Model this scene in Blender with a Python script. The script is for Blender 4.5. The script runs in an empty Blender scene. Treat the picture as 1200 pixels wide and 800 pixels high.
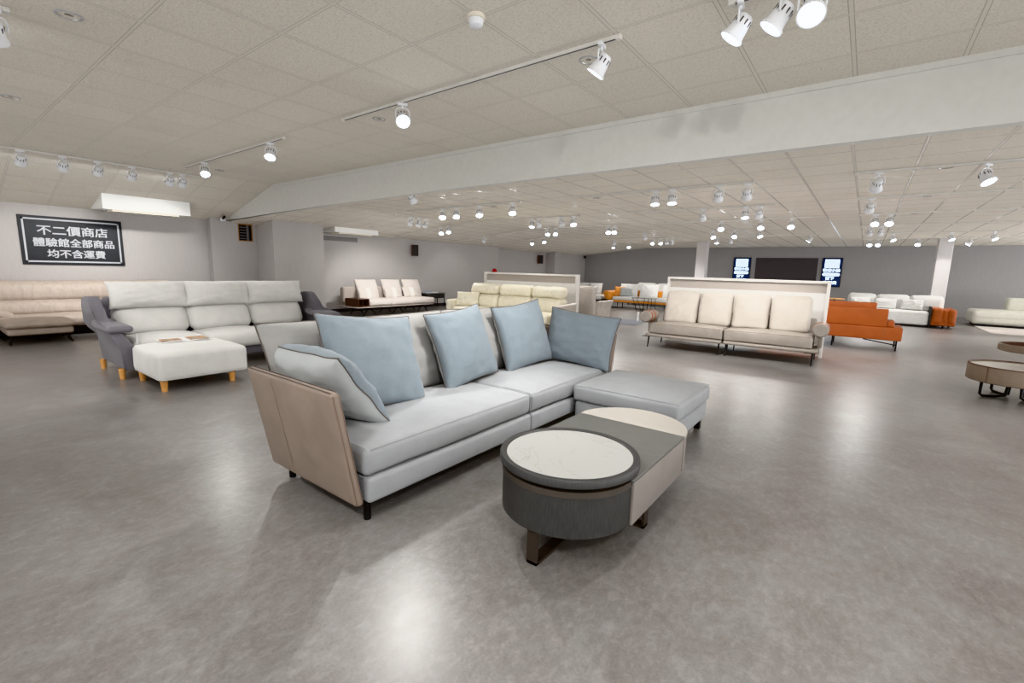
import bpy, bmesh, math, random
from mathutils import Vector, Matrix, noise
random.seed(7)
SC = bpy.context.scene
COL = SC.collection
PI = math.pi
R = math.radians

# ------------------------------------------------------------------ materials
def lin(c):
    def f(v):
        v /= 255.0
        return v/12.92 if v <= .04045 else ((v+.055)/1.055)**2.4
    return (f(c[0]), f(c[1]), f(c[2]), 1)

class NT:
    def __init__(s, name):
        s.m = bpy.data.materials.new(name); s.m.use_nodes = True
        s.t = s.m.node_tree; s.t.nodes.clear()
        s.out = s.n('ShaderNodeOutputMaterial'); s.b = s.n('ShaderNodeBsdfPrincipled')
        s.l(s.b.outputs[0], s.out.inputs[0])
        s.co = s.n('ShaderNodeTexCoord').outputs['Object']
    def n(s, t, **k):
        o = s.t.nodes.new(t)
        for a, v in k.items(): setattr(o, a, v)
        return o
    def l(s, a, b): s.t.links.new(a, b)
    def noise(s, scale, detail=3, rough=.5, co=None, dist=0):
        o = s.n('ShaderNodeTexNoise'); o.inputs['Scale'].default_value = scale
        o.inputs['Detail'].default_value = detail; o.inputs['Roughness'].default_value = rough
        o.inputs['Distortion'].default_value = dist
        s.l(co or s.co, o.inputs['Vector']); return o.outputs['Fac']
    def mapping(s, scale, rot=(0,0,0), co=None):
        o = s.n('ShaderNodeMapping'); o.inputs['Scale'].default_value = scale; o.inputs['Rotation'].default_value = rot
        s.l(co or s.co, o.inputs['Vector']); return o.outputs[0]
    def ramp(s, fac, stops):
        o = s.n('ShaderNodeValToRGB'); e = o.color_ramp.elements
        while len(e) < len(stops): e.new(.5)
        for i, (p, c) in enumerate(stops): e[i].position = p; e[i].color = c
        s.l(fac, o.inputs[0]); return o.outputs[0]
    def math(s, op, a, b=None, c=None):
        o = s.n('ShaderNodeMath', operation=op)
        for i, v in enumerate((a, b, c)):
            if v is None: continue
            if isinstance(v, (int, float)): o.inputs[i].default_value = v
            else: s.l(v, o.inputs[i])
        return o.outputs[0]
    def mix(s, fac, a, b, mode='MIX'):
        o = s.n('ShaderNodeMix', data_type='RGBA', blend_type=mode)
        for i, v in ((0, fac), (6, a), (7, b)):
            if isinstance(v, (int, float)): o.inputs[i].default_value = v
            elif isinstance(v, tuple): o.inputs[i].default_value = v
            else: s.l(v, o.inputs[i])
        return o.outputs[2]
    def bump(s, h, strength=.2, dist=.01):
        o = s.n('ShaderNodeBump'); o.inputs['Strength'].default_value = strength; o.inputs['Distance'].default_value = dist
        s.l(h, o.inputs['Height']); s.l(o.outputs[0], s.b.inputs['Normal'])
    def set(s, **k):
        for a, v in k.items():
            i = s.b.inputs[a.replace('_', ' ')]
            if isinstance(v, (int, float, tuple)): i.default_value = v
            else: s.l(v, i)
        return s.m

def scale_c(c, k): return (min(c[0]*k, 1), min(c[1]*k, 1), min(c[2]*k, 1), 1)

def fabric(name, c, weave=420, var=.12, bump=.25, sheen=.15):
    t = NT(name); c = lin(c)
    f = t.noise(weave, 2); g = t.noise(7, 3)
    a = t.ramp(f, [(.3, scale_c(c, 1-var)), (.7, scale_c(c, 1+var))])
    a = t.mix(.35, a, t.ramp(g, [(.35, scale_c(c, .9)), (.65, scale_c(c, 1.08))]))
    h = t.math('ADD', t.math('MULTIPLY', f, .25), t.math('MULTIPLY', g, .9))
    t.bump(h, bump, .008)
    return t.set(Base_Color=a, Roughness=.88, Sheen_Weight=sheen, Sheen_Roughness=.5)

def leather(name, c, rough=.45, wrinkle=9, bump=.25, stretch=(1,1,1), fine=160):
    t = NT(name); c = lin(c)
    co = t.mapping(stretch)
    g = t.noise(wrinkle, 4, .55, co, .6); f = t.noise(fine, 2)
    a = t.ramp(g, [(.3, scale_c(c, .9)), (.7, scale_c(c, 1.07))])
    t.bump(t.math('ADD', g, t.math('MULTIPLY', f, .06)), bump, .02)
    return t.set(Base_Color=a, Roughness=rough, Specular_IOR_Level=.4)

def plain(name, c, rough=.5, metal=0, spec=.5, bump=0, var=.05):
    t = NT(name); c = lin(c)
    g = t.noise(14, 3)
    a = t.ramp(g, [(.3, scale_c(c, 1-var)), (.7, scale_c(c, 1+var))])
    if bump: t.bump(t.noise(90, 3), bump, .004)
    return t.set(Base_Color=a, Roughness=rough, Metallic=metal, Specular_IOR_Level=spec)

def wood(name, c1, c2, axis=(1,1,14), rough=.45, scale=9):
    t = NT(name)
    co = t.mapping(axis)
    g = t.noise(scale, 5, .6, co, .3)
    a = t.ramp(g, [(.3, lin(c1)), (.7, lin(c2))])
    t.bump(g, .08, .004)
    return t.set(Base_Color=a, Roughness=rough)

def emit(name, c, strength):
    t = NT(name); n = t.noise(3)
    return t.set(Base_Color=lin(c), Emission_Color=lin(c), Emission_Strength=strength, Roughness=.4)

M = {}
def build_materials():
    # floor: mottled grey sheet vinyl with a satin finish
    t = NT('floor_vinyl')
    big = t.noise(.8, 3, .5); mid = t.noise(2.6, 8, .74, None, 1.1)
    st = t.noise(26, 4, .65, t.mapping((1, .6, 1), (0,0,R(28))), .5); fine = t.noise(75, 3, .7)
    a = t.ramp(mid, [(.30, lin((96,91,88))), (.46, lin((119,114,111))), (.56, lin((127,125,124))), (.72, lin((152,150,148)))])
    a = t.mix(.32, a, t.ramp(st, [(.34, lin((90,86,84))), (.52, lin((124,121,119))), (.70, lin((172,169,166)))]))
    a = t.mix(.18, a, t.ramp(fine, [(.3, lin((80,77,75))), (.7, lin((166,163,160)))]))
    a = t.mix(.22, a, t.ramp(big, [(.35, lin((108,102,98))), (.65, lin((142,141,141)))]))
    r = t.math('ADD', t.math('MULTIPLY', st, .16), t.math('MULTIPLY_ADD', big, .12, .17))
    r = t.math('MAXIMUM', r, .285)
    t.bump(t.math('ADD', t.math('MULTIPLY', st, 1.0), t.math('MULTIPLY', mid, .4)), .035, .006)
    M['floor'] = t.set(Base_Color=a, Roughness=r, Specular_IOR_Level=.5)
    # wallpaper; back wall tone darkened to carry its weaker light
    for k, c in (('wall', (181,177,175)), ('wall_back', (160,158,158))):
        t = NT('wallpaper_'+k)
        w = t.noise(55, 2, .5, t.mapping((1,1,.08))); g = t.noise(1.1, 3)
        lc = lin(c)
        a = t.ramp(w, [(.35, scale_c(lc, .965)), (.65, scale_c(lc, 1.03))])
        a = t.mix(.3, a, t.ramp(g, [(.35, scale_c(lc, .96)), (.65, scale_c(lc, 1.03))]))
        t.bump(w, .12, .003)
        M[k] = t.set(Base_Color=a, Roughness=.75)
    M['plaster'] = plain('white_painted_plaster', (206,205,200), .7, var=.025)
    M['column'] = plain('column_paint', (203,200,200), .7, var=.02)
    # acoustic tiles
    def tiles(name, px, py, x0, y0, tc, lc, lw, bumpk, rough_line):
        t = NT(name)
        sp = t.n('ShaderNodeSeparateXYZ'); t.l(t.co, sp.inputs[0])
        u = t.math('DIVIDE', t.math('SUBTRACT', sp.outputs[0], x0), px)
        v = t.math('DIVIDE', t.math('SUBTRACT', sp.outputs[1], y0), py)
        def dist(w, p):
            fr = t.math('SUBTRACT', t.math('FRACT', t.math('ADD', w, 100.5)), .5)
            return t.math('MULTIPLY', t.math('ABSOLUTE', fr), p)
        d = t.math('MINIMUM', dist(u, px), t.math('MULTIPLY', dist(v, py), 1.25))
        line = t.math('LESS_THAN', d, lw); edge = t.math('LESS_THAN', d, lw+.005)
        cb = t.n('ShaderNodeCombineXYZ'); t.l(t.math('FLOOR', u), cb.inputs[0]); t.l(t.math('FLOOR', v), cb.inputs[1])
        wn = t.n('ShaderNodeTexWhiteNoise', noise_dimensions='3D'); t.l(cb.outputs[0], wn.inputs['Vector'])
        c = lin(tc)
        a = t.ramp(wn.outputs['Value'], [(0, scale_c(c, .93)), (1, scale_c(c, 1.03))])
        sp2 = t.noise(60, 4, .8)
        a = t.mix(.6, a, t.ramp(sp2, [(.38, scale_c(c, .70)), (.53, c)]), 'MIX')
        a = t.mix(t.math('MULTIPLY', edge, .75), a, scale_c(c, .45))
        a = t.mix(line, a, lin(lc))
        st = t.noise(.8, 3, .6)
        a = t.mix(t.ramp(st, [(.62, (0,0,0,1)), (.8, (.3,.3,.3,1))]), a, lin((186,170,146)))
        t.bump(t.math('ADD', t.math('MULTIPLY', sp2, .6), t.math('MULTIPLY', line, .8)), bumpk, .006)
        rr = t.math('SUBTRACT', .9, t.math('MULTIPLY', line, .9-rough_line))
        M[name] = t.set(Base_Color=a, Roughness=rr)
    tiles('ceiling_tiles_near', .67, .663, -2.95, 1.22, (217,211,200), (206,201,190), .012, .35, .4)
    tiles('ceiling_tiles_far', .575, .6, .31, 6.18, (221,214,203), (226,221,213), .010, .2, .12)
    M['grey_fabric'] = fabric('pale_grey_woven_fabric', (148,150,153))
    M['grey_back'] = fabric('warm_grey_back_fabric', (140,139,137))
    M['blue'] = fabric('dusty_blue_chenille', (114,124,131), 300, .2, .4)
    M['cush_back'] = fabric('grey_cushion_back', (160,163,163))
    M['piping'] = plain('dark_piping', (92,84,80), .8)
    M['taupe_leather'] = leather('taupe_leather', (136,123,113), .5, 5, .08)
    M['taupe_seam'] = plain('taupe_seam', (120,103,92), .7)
    M['black'] = plain('black_metal', (30,29,30), .4, .3)
    M['white_fabric'] = fabric('ivory_white_fabric', (206,205,202), 300)
    M['arm_grey'] = fabric('charcoal_grey_fabric', (112,110,116))
    M['oak'] = wood('oak_leg', (196,140,82), (226,172,112))
    M['beige_leather'] = leather('beige_leather', (184,171,160), .42, 14, .8, (1,1,.22))
    M['beige_plain'] = leather('beige_leather_smooth', (160,147,136), .42, 7, .25)
    M['greige'] = leather('greige_leather', (190,182,173), .42, 7, .3)
    M['greige_dark'] = leather('greige_leather_seat', (150,142,134), .45, 6, .15)
    M['cream'] = leather('cream_leather', (226,220,200), .4, 7, .35)
    M['chair_leather'] = leather('pale_taupe_leather', (192,184,176), .5, 5, .12)
    M['orange'] = leather('burnt_orange_leather', (160,86,46), .5, 5, .1)
    M['amber'] = leather('amber_leather', (205,136,62), .45, 5, .15)
    M['rust'] = leather('rust_velvet', (158,84,44), .6, 6, .2)
    M['oatmeal'] = fabric('oatmeal_fabric', (206,198,192), 260)
    M['oat_light'] = fabric('light_stripe_fabric', (240,237,232), 260)
    M['oat_dark'] = fabric('oatmeal_dark_fabric', (168,158,150), 260)  # darker oatmeal for platform, back rest and cushion backs
    M['chaise'] = fabric('pebble_grey_fabric', (206,205,194), 200, .1, .3)
    M['walnut'] = wood('dark_walnut', (56,38,32), (86,60,50))
    M['ash'] = wood('grey_stained_ash', (52,52,52), (72,72,71), (16,16,.8), .45, 22)
    M['ash_top'] = wood('grey_ash_top', (92,92,89), (108,108,104), (.7,8,1), .42, 16)
    M['bronze'] = plain('bronze_metal', (92,87,82), .4, .5)
    M['bronze_dark'] = plain('dark_bronze_metal', (72,66,62), .4, .4)
    M['drawer'] = leather('drawer_leather', (134,128,123), .5, 4, .06)
    t = NT('white_marble_slab')
    w = t.noise(2.2, 6, .6, t.mapping((1,1.6,1), (0,0,.6)), 1.6)
    vein = t.ramp(t.math('ABSOLUTE', t.math('SUBTRACT', w, .56)), [(0, lin((150,146,140))), (.008, lin((172,172,169)))])
    M['marble'] = t.set(Base_Color=vein, Roughness=.3)
    M['cream_top'] = plain('cream_lacquer', (176,171,164), .35, var=.02)
    M['sintered'] = plain('pale_stone_top', (216,212,204), .4, var=.04)
    M['tan'] = leather('tan_leather_band', (132,118,105), .5, 5, .06)
    M['brown_in'] = plain('brown_tray_lining', (98,74,62), .6)
    M['panel_white'] = plain('white_lacquer_panel', (232,230,226), .45, var=.015)
    M['panel_frame'] = plain('partition_frame', (226,222,217), .5, var=.015)
    M['panel_taupe'] = plain('partition_recess', (178,169,161), .55, var=.02)
    M['lamp_white'] = plain('lamp_white_enamel', (226,227,230), .35, var=.02)
    M['lamp_grey'] = plain('lamp_grey_wire', (170,170,172), .4)
    M['rail'] = plain('rail_white', (214,211,205), .4)
    M['slot'] = plain('rail_slot', (70,68,66), .6)
    M['lens'] = emit('lamp_lens', (244,249,255), 22)
    M['chrome'] = plain('satin_chrome', (176,174,170), .25, .8)
    M['poster'] = plain('poster_black', (52,54,58), .6, var=.03)
    M['poster_white'] = plain('poster_lettering', (188,191,195), .6, var=.02)
    M['ac'] = plain('duct_white', (236,236,233), .5, var=.01)
    M['dark'] = plain('dark_grey', (60,58,58), .6)
    M['speaker_wood'] = wood('speaker_wood', (104,62,44), (132,84,60))
    M['niche'] = plain('niche_grey', (138,135,134), .7)
    M['smoke'] = plain('detector_cream', (222,214,200), .5)
    M['red'] = plain('alarm_red', (190,34,40), .35)
    M['tv_bezel'] = plain('screen_bezel', (20,22,28), .3)
    M['tv_navy'] = emit('screen_navy', (20,36,78), .5)
    M['tv_white'] = emit('screen_white', (222,240,255), 2.6)
    M['tv_dot'] = emit('screen_dot', (30,70,110), .4)
    M['wall_panel'] = plain('dark_taupe_panel', (88,84,86), .6)
    M['paper'] = plain('glossy_paper', (235,236,236), .3, var=.02)
    M['photo_orange'] = NT('printed_photo'); t = M['photo_orange']
    M['photo_orange'] = t.set(Base_Color=t.ramp(t.noise(14, 3), [(.35, lin((58,70,74))), (.5, lin((196,132,78))), (.65, lin((120,142,120)))]), Roughness=.3)
    M['blue_paper'] = plain('blue_leaflet', (96,176,226), .4)
    M['rug_grey'] = fabric('blue_grey_rug', (126,130,140), 90, .2, .6)
    M['rug_pale'] = fabric('pale_rug', (205,198,192), 60, .15, .6)
    M['vent_dark'] = plain('vent_dark', (28,28,30), .7)
    M['vent_wood'] = wood('vent_wood_frame', (150,110,70), (176,134,90))
    M['baseboard'] = plain('baseboard_dark', (62,60,62), .5)
    M['glass'] = NT('smoked_glass').set(Base_Color=(.75,.85,.86,1), Roughness=.05, Transmission_Weight=.8, IOR=1.45)
    M['tag'] = plain('price_tag', (228,228,226), .5)
build_materials()

# ------------------------------------------------------------------ object helpers
def obj(name, bm, mats, parent=None, loc=(0,0,0), rot=(0,0,0), smooth=40, label=None):
    me = bpy.data.meshes.new(name)
    bmesh.ops.recalc_face_normals(bm, faces=bm.faces)
    bm.to_mesh(me); bm.free()
    for m in (mats if isinstance(mats, (list, tuple)) else [mats]): me.materials.append(M[m])
    if smooth:
        me.shade_smooth(); me.set_sharp_from_angle(angle=R(smooth))
    o = bpy.data.objects.new(name, me); COL.objects.link(o)
    if parent: o.parent = parent
    o.location = loc; o.rotation_euler = rot
    if label: o['label'] = label
    return o
def tag(o, label, cat, group=None):
    o['label'] = label; o['category'] = cat
    if group: o['group'] = group
    return o
def thing(name, label, cat, loc=(0,0,0), rz=0, group=None):
    o = bpy.data.objects.new(name, None); COL.objects.link(o)
    o.empty_display_size = .1
    o.location = loc; o.rotation_euler = (0,0,rz)
    return tag(o, label, cat, group)
def struct(name, bm, mat, label=None, smooth=30):
    o = obj(name, bm, mat, smooth=smooth); o['kind'] = 'structure'
    if label: o['label'] = label
    return o

def box(bm, x0, x1, y0, y1, z0, z1, bev=0, mi=0):
    vs = [bm.verts.new(p) for p in ((x0,y0,z0),(x1,y0,z0),(x1,y1,z0),(x0,y1,z0),(x0,y0,z1),(x1,y0,z1),(x1,y1,z1),(x0,y1,z1))]
    fs = [bm.faces.new([vs[i] for i in f]) for f in ((3,2,1,0),(4,5,6,7),(0,1,5,4),(1,2,6,5),(2,3,7,6),(3,0,4,7))]
    for f in fs: f.material_index = mi
    if bev:
        es = list({e for f in fs for e in f.edges})
        bmesh.ops.bevel(bm, geom=es, offset=bev, segments=3, profile=.5, affect='EDGES')
    return bm
def nb(): return bmesh.new()
def bx(*a, **k): return box(nb(), *a, **k)

def tube(bm, pts, r, n=8, closed=False, r1=None):
    pts = [Vector(p) for p in pts]; rings = []; N = len(pts)
    prev = None
    for i, p in enumerate(pts):
        if closed: d = pts[(i+1) % N]-pts[i-1]
        else: d = pts[min(i+1, N-1)]-pts[max(i-1, 0)]
        d.normalize()
        if prev is None:
            a = Vector((0,0,1)) if abs(d.z) < .9 else Vector((1,0,0))
            u = d.cross(a).normalized()
        else:
            u = (prev-d*prev.dot(d)).normalized()
        prev = u; v = d.cross(u)
        rr = r if r1 is None else r+(r1-r)*i/(N-1)
        rings.append([bm.verts.new(p+(u*math.cos(2*PI*k/n)+v*math.sin(2*PI*k/n))*rr) for k in range(n)])
    for i in range(N if closed else N-1):
        A, B = rings[i], rings[(i+1) % N]
        for k in range(n): bm.faces.new((A[k], A[(k+1) % n], B[(k+1) % n], B[k]))
    if not closed:
        bm.faces.new(rings[0][::-1]); bm.faces.new(rings[-1])
    return bm
def lathe(bm, prof, n=24, c=(0,0,0), mi=0):
    rings = []
    for r, z in prof:
        if r < 1e-5: rings.append([bm.verts.new((c[0], c[1], c[2]+z))])
        else: rings.append([bm.verts.new((c[0]+r*math.cos(2*PI*k/n), c[1]+r*math.sin(2*PI*k/n), c[2]+z)) for k in range(n)])
    for A, B in zip(rings, rings[1:]):
        for k in range(n):
            if len(A) == 1 and len(B) == 1: continue
            if len(A) == 1: f = bm.faces.new((A[0], B[k], B[(k+1) % n]))
            elif len(B) == 1: f = bm.faces.new((A[k], A[(k+1) % n], B[0]))
            else: f = bm.faces.new((A[k], A[(k+1) % n], B[(k+1) % n], B[k]))
            f.material_index = mi
    return bm
def prism(bm, poly, axis, t0, t1, bev=0):
    """extrude a 2D polygon; axis x: poly=(y,z), y: (x,z), z: (x,y)"""
    def P(a, b, t): return {'x': (t,a,b), 'y': (a,t,b), 'z': (a,b,t)}[axis]
    A = [bm.verts.new(P(a, b, t0)) for a, b in poly]; B = [bm.verts.new(P(a, b, t1)) for a, b in poly]
    n = len(poly)
    fs = [bm.faces.new(A), bm.faces.new(B)]+[bm.faces.new((A[i], A[(i+1) % n], B[(i+1) % n], B[i])) for i in range(n)]
    if bev:
        bmesh.ops.bevel(bm, geom=list({e for f in fs[:2] for e in f.edges}), offset=bev, segments=3, profile=.5, affect='EDGES')
    return bm
def cyl(bm, p, q, r, n=12, r1=None): return tube(bm, [p, q], r, n, r1=r1)

def soft(bm, x0, x1, y0, y1, z0, z1, r=.04, top=0, front=0, side=0, seg=10, wob=0, wf=5, seed=0, fn=None, bottom=0):
    """upholstered block: rounded edges, crowned faces, small wrinkles"""
    c = Vector(((x0+x1)/2, (y0+y1)/2, (z0+z1)/2)); h = Vector(((x1-x0)/2, (y1-y0)/2, (z1-z0)/2))
    r = min(r, min(h)*.98)
    def ticks(hh):
        a = [-hh+r*(1-math.cos(k*PI/8)) if False else -hh+r*(math.tan(PI/4*k/3)*0+k/3) for k in range(4)]
        m = max(2, int(seg*min(1, hh/max(h))+.5))
        mid = [-hh+r+(2*hh-2*r)*k/m for k in range(1, m)]
        return a+mid+[-t for t in a[::-1]]
    T = [ticks(h[i]) for i in range(3)]
    vm = {}
    def V(p):
        key = (round(p[0],5), round(p[1],5), round(p[2],5))
        if key in vm: return vm[key]
        p = Vector(p)
        q = Vector([max(-(h[i]-r), min(h[i]-r, p[i])) for i in range(3)])
        d = p-q
        if d.length > 1e-9:
            e = d/r
            # spread evenly over the corner
            e = Vector([math.tan(PI/4*abs(k))*(1 if k > 0 else -1) for k in e])
            p2 = q+e.normalized()*r
        else: p2 = p
        u = Vector([p2[i]/h[i] for i in range(3)])
        s = lambda a: max(0, 1-a*a)
        sx, sy, sz = s(u.x)**.8, s(u.y)**.8, s(u.z)**.8
        o = p2.copy()
        o.z += sx*sy*(top*max(0, (u.z+1)/2) - bottom*max(0, (1-u.z)/2))
        o.y -= sx*sz*front*max(0, (1-u.y)/2)
        o.y += sx*sz*front*.6*max(0, (1+u.y)/2)
        o.x += side*u.x*sy*sz
        if wob:
            w = noise.noise_vector((o+Vector((seed*7.3, seed*3.1, seed)))*wf)
            o += w*wob
        o += c
        if fn: o = Vector(fn(o))
        vm[key] = bm.verts.new(o); return vm[key]
    for ax in range(3):
        i, j = [(1,2),(2,0),(0,1)][ax]
        for sgn in (-1, 1):
            for a in range(len(T[i])-1):
                for b in range(len(T[j])-1):
                    q = []
                    for (s, t) in ((a,b),(a+1,b),(a+1,b+1),(a,b+1)):
                        p = [0,0,0]; p[ax] = sgn*h[ax]; p[i] = T[i][s]; p[j] = T[j][t]
                        q.append(V(p))
                    try: bm.faces.new(q if sgn > 0 else q[::-1])
                    except ValueError: pass
    return bm
def sb(*a, **k): return soft(nb(), *a, **k)

def pillow_bm(w, h, t, seed=0, n=22, ear=.07, wr=.019):
    """scatter cushion standing in the XZ plane, base edge at z=0, front towards -Y; material 0 front, 1 back"""
    bm = nb(); rnd = random.Random(seed)
    grid = {}
    def pos(u, v, s):
        x = w/2*u*(1-ear*(1-v*v)); z = h/2*v*(1-ear*(1-u*u))
        e = max(0, (1-u*u)*(1-v*v))
        th = t/2*e**.42
        ed = (1-e)**1.5*e**.35
        k = noise.noise(Vector((u*5+seed*3.7, v*5+seed, s*2.0)))*wr*1.2*e**.3 + noise.noise(Vector((u*11, v*11+seed, s*3.0)))*wr*ed*1.6
        y = s*(th+k)
        sag = -.05*h*(1-abs(v))*(1-u*u)*0
        return Vector((x, y+.012*noise.noise(Vector((u*2, v*2, seed))), z+h/2+sag))
    def coord(i): 
        a = -1+2*i/n
        return math.sin(a*PI/2)*.55+a*.45
    for s in (-1, 1):
        for i in range(n+1):
            for j in range(n+1):
                b = i in (0, n) or j in (0, n)
                if b and s == 1: grid[i,j,1] = grid[i,j,-1]; continue
                grid[i,j,s] = bm.verts.new(pos(coord(i), coord(j), s))
        for i in range(n):
            for j in range(n):
                f = bm.faces.new([grid[i,j,s], grid[i+1,j,s], grid[i+1,j+1,s], grid[i,j+1,s]])
                f.material_index = 0 if s == -1 else 1
    loop = [grid[i,0,-1].co.copy() for i in range(n)]+[grid[n,j,-1].co.copy() for j in range(n)]+[grid[n-i,n,-1].co.copy() for i in range(n)]+[grid[0,n-j,-1].co.copy() for j in range(n)]
    return bm, loop
def pillow(label, w, h, t, mats, pipe, M4, seed=0, group=None, name='scatter_cushion', cat='cushion', ear=.07, stripe=None):
    """M4 places the cushion; front faces local -Y, base at the origin"""
    bm, loop = pillow_bm(w, h, t, seed, ear=ear)
    if stripe:
        for f in bm.faces:
            if f.material_index == 0 and abs(f.calc_center_median().x) < w*stripe: f.material_index = 2
    o = thing(name, label, cat, group=group); o.matrix_world = M4
    me = obj('cover', bm, mats, o, smooth=80)
    if pipe: obj('piping', tube(nb(), loop, .0045, 6, True), pipe, o)
    return o
def place(base, rz, lean=0, roll=0):
    """a leaning cushion: rz yaw, lean backwards (top towards local +Y), roll about the front axis"""
    return Matrix.Translation(base) @ Matrix.Rotation(rz, 4, 'Z') @ Matrix.Rotation(-lean, 4, 'X') @ Matrix.Rotation(roll, 4, 'Y')
def seam(name, pts, parent, mat='piping', r=.003):
    return obj(name, tube(nb(), pts, r, 6), mat, parent)
def leg(parent, p, q, r, mat='black', r1=None, name='leg'):
    return obj(name, cyl(nb(), p, q, r, 12, r1), mat, parent)
def text_mesh(txt, size, weight=0):
    cu = bpy.data.curves.new('tmp', 'FONT'); cu.body = txt; cu.size = size; cu.align_x = 'CENTER'; cu.align_y = 'CENTER'
    cu.offset = weight; cu.extrude = .002; cu.resolution_u = 2
    o = bpy.data.objects.new('tmp', cu); COL.objects.link(o)
    dg = bpy.context.evaluated_depsgraph_get(); dg.update()
    me = bpy.data.meshes.new_from_object(o.evaluated_get(dg))
    bm = nb(); bm.from_mesh(me)
    bpy.data.objects.remove(o); bpy.data.curves.remove(cu); bpy.data.meshes.remove(me)
    return bm
def embolden(bm, d):
    src = bm.verts[:]+bm.edges[:]+bm.faces[:]
    for k, (dx, dy) in enumerate(((d,0), (-d,0), (0,d*.8), (0,-d*.8))):
        g = bmesh.ops.duplicate(bm, geom=src)
        for v in g['geom']:
            if isinstance(v, bmesh.types.BMVert): v.co += Vector((dx, dy, .0004*(k+1)))
    return bm
def fit(bm, w, h):
    xs = [v.co.x for v in bm.verts]; ys = [v.co.y for v in bm.verts]
    sx = w/(max(xs)-min(xs)); sy = h/(max(ys)-min(ys)); cx = (max(xs)+min(xs))/2; cy = (max(ys)+min(ys))/2
    for v in bm.verts: v.co.x = (v.co.x-cx)*sx; v.co.y = (v.co.y-cy)*sy
    return bm
# ------------------------------------------------------------------ room
H1, H2 = 3.12, 2.76
YB0, YB1, YBACK = 5.05, 5.16, 24.5
XR, YREAR = 9.0, -6.5
def near_z(x): return H1 if x > -10.4 else H1-(-10.4-x)*.25
def far_z(x): return H2 if x > -9.6 else H2-(-9.6-x)*.105
def room():
    struct('floor', bx(-14.6, XR+.2, YREAR-.2, YBACK+.2, -.1, 0), 'floor')
    bm = nb(); prism(bm, [(-13.2, near_z(-13.2)), (-10.4, H1), (XR, H1), (XR, H1+.12), (-13.2, H1+.12)], 'y', YREAR, YB0+.1)
    struct('ceiling', bm, 'ceiling_tiles_near', 'higher tiled ceiling over the front bay', 0)
    bm = nb(); prism(bm, [(-14.6, far_z(-14.6)), (-9.6, H2), (XR, H2), (XR, H2+.1), (-14.6, H2+.1)], 'y', YB0+.1, YBACK+.1)
    struct('ceiling.001', bm, 'ceiling_tiles_far', 'lower tiled ceiling over the rear bay', 0)
    # boxed beam between the bays
    bm = nb(); prism(bm, [(-13.2, 2.47), (-8, 2.575), (-5, 2.60), (XR, 2.60), (XR, H1+.03), (-10.4, H1+.03), (-13.2, near_z(-13.2)+.03)], 'y', YB0, YB1)
    struct('trim_1', bm, 'plaster', 'deep white boxed beam across the ceiling', 0)
    bm = nb()
    prism(bm, [(-10.3, H1-.05), (XR, H1-.05), (XR, H1), (-10.4, H1)], 'y', YB0-.018, YB0)
    struct('trim_2', bm, 'plaster', 'thin moulding along the top of the beam', 0)
    # left wall with pilasters, set-back at the far end
    bm = nb()
    poly = [(-13.0, YREAR), (-13.0, 4.66), (-12.78, 4.66), (-12.78, 5.72), (-11.9, 5.72), (-11.9, 7.08), (-13.0, 7.08), (-13.0, 16.0),
            (-13.5, 16.0), (-13.5, 20.6), (-12.95, 20.6), (-12.95, 21.1), (-13.3, 21.1), (-13.3, YBACK), (-14.6, YBACK), (-14.6, YREAR)]
    prism(bm, poly, 'z', 0, 3.2)
    struct('wall_left', bm, 'wall', smooth=0)
    struct('wall_back', bx(-14.6, XR, YBACK, YBACK+.2, 0, 3), 'wall_back')
    struct('wall_right', bx(XR, XR+.2, YREAR, YBACK+.2, 0, 3.3), 'wall')
    struct('wall_front', bx(-14.6, XR+.2, YREAR-.2, YREAR, 0, 3.3), 'wall')
    bm = nb(); box(bm, -13.0, -12.985, YREAR, 4.66, 0, .1); box(bm, -13.0, -12.985, 7.08, 16.0, 0, .1)
    struct('baseboard_left', bm, 'baseboard')
    struct('baseboard_back', bx(-13.3, XR, YBACK-.012, YBACK, 0, .08), 'niche')
    for i, (x0, x1, lab) in enumerate(((-5.72, -5.33, 'square white column behind the greige sofa'), (1.68, 2.04, 'square white column behind the white and rust sofa'))):
        o = struct('trim_%d' % (3+i), bx(x0, x1, 20.0, 20.4, 0, 2.8, .012), 'column', lab, 0)
    struct('trim_5', bx(-4.24, -1.79, YBACK-.03, YBACK, 1.0, 2.27), 'wall_panel', 'dark taupe rectangular panel between the two wall screens', 0)
room()

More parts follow.
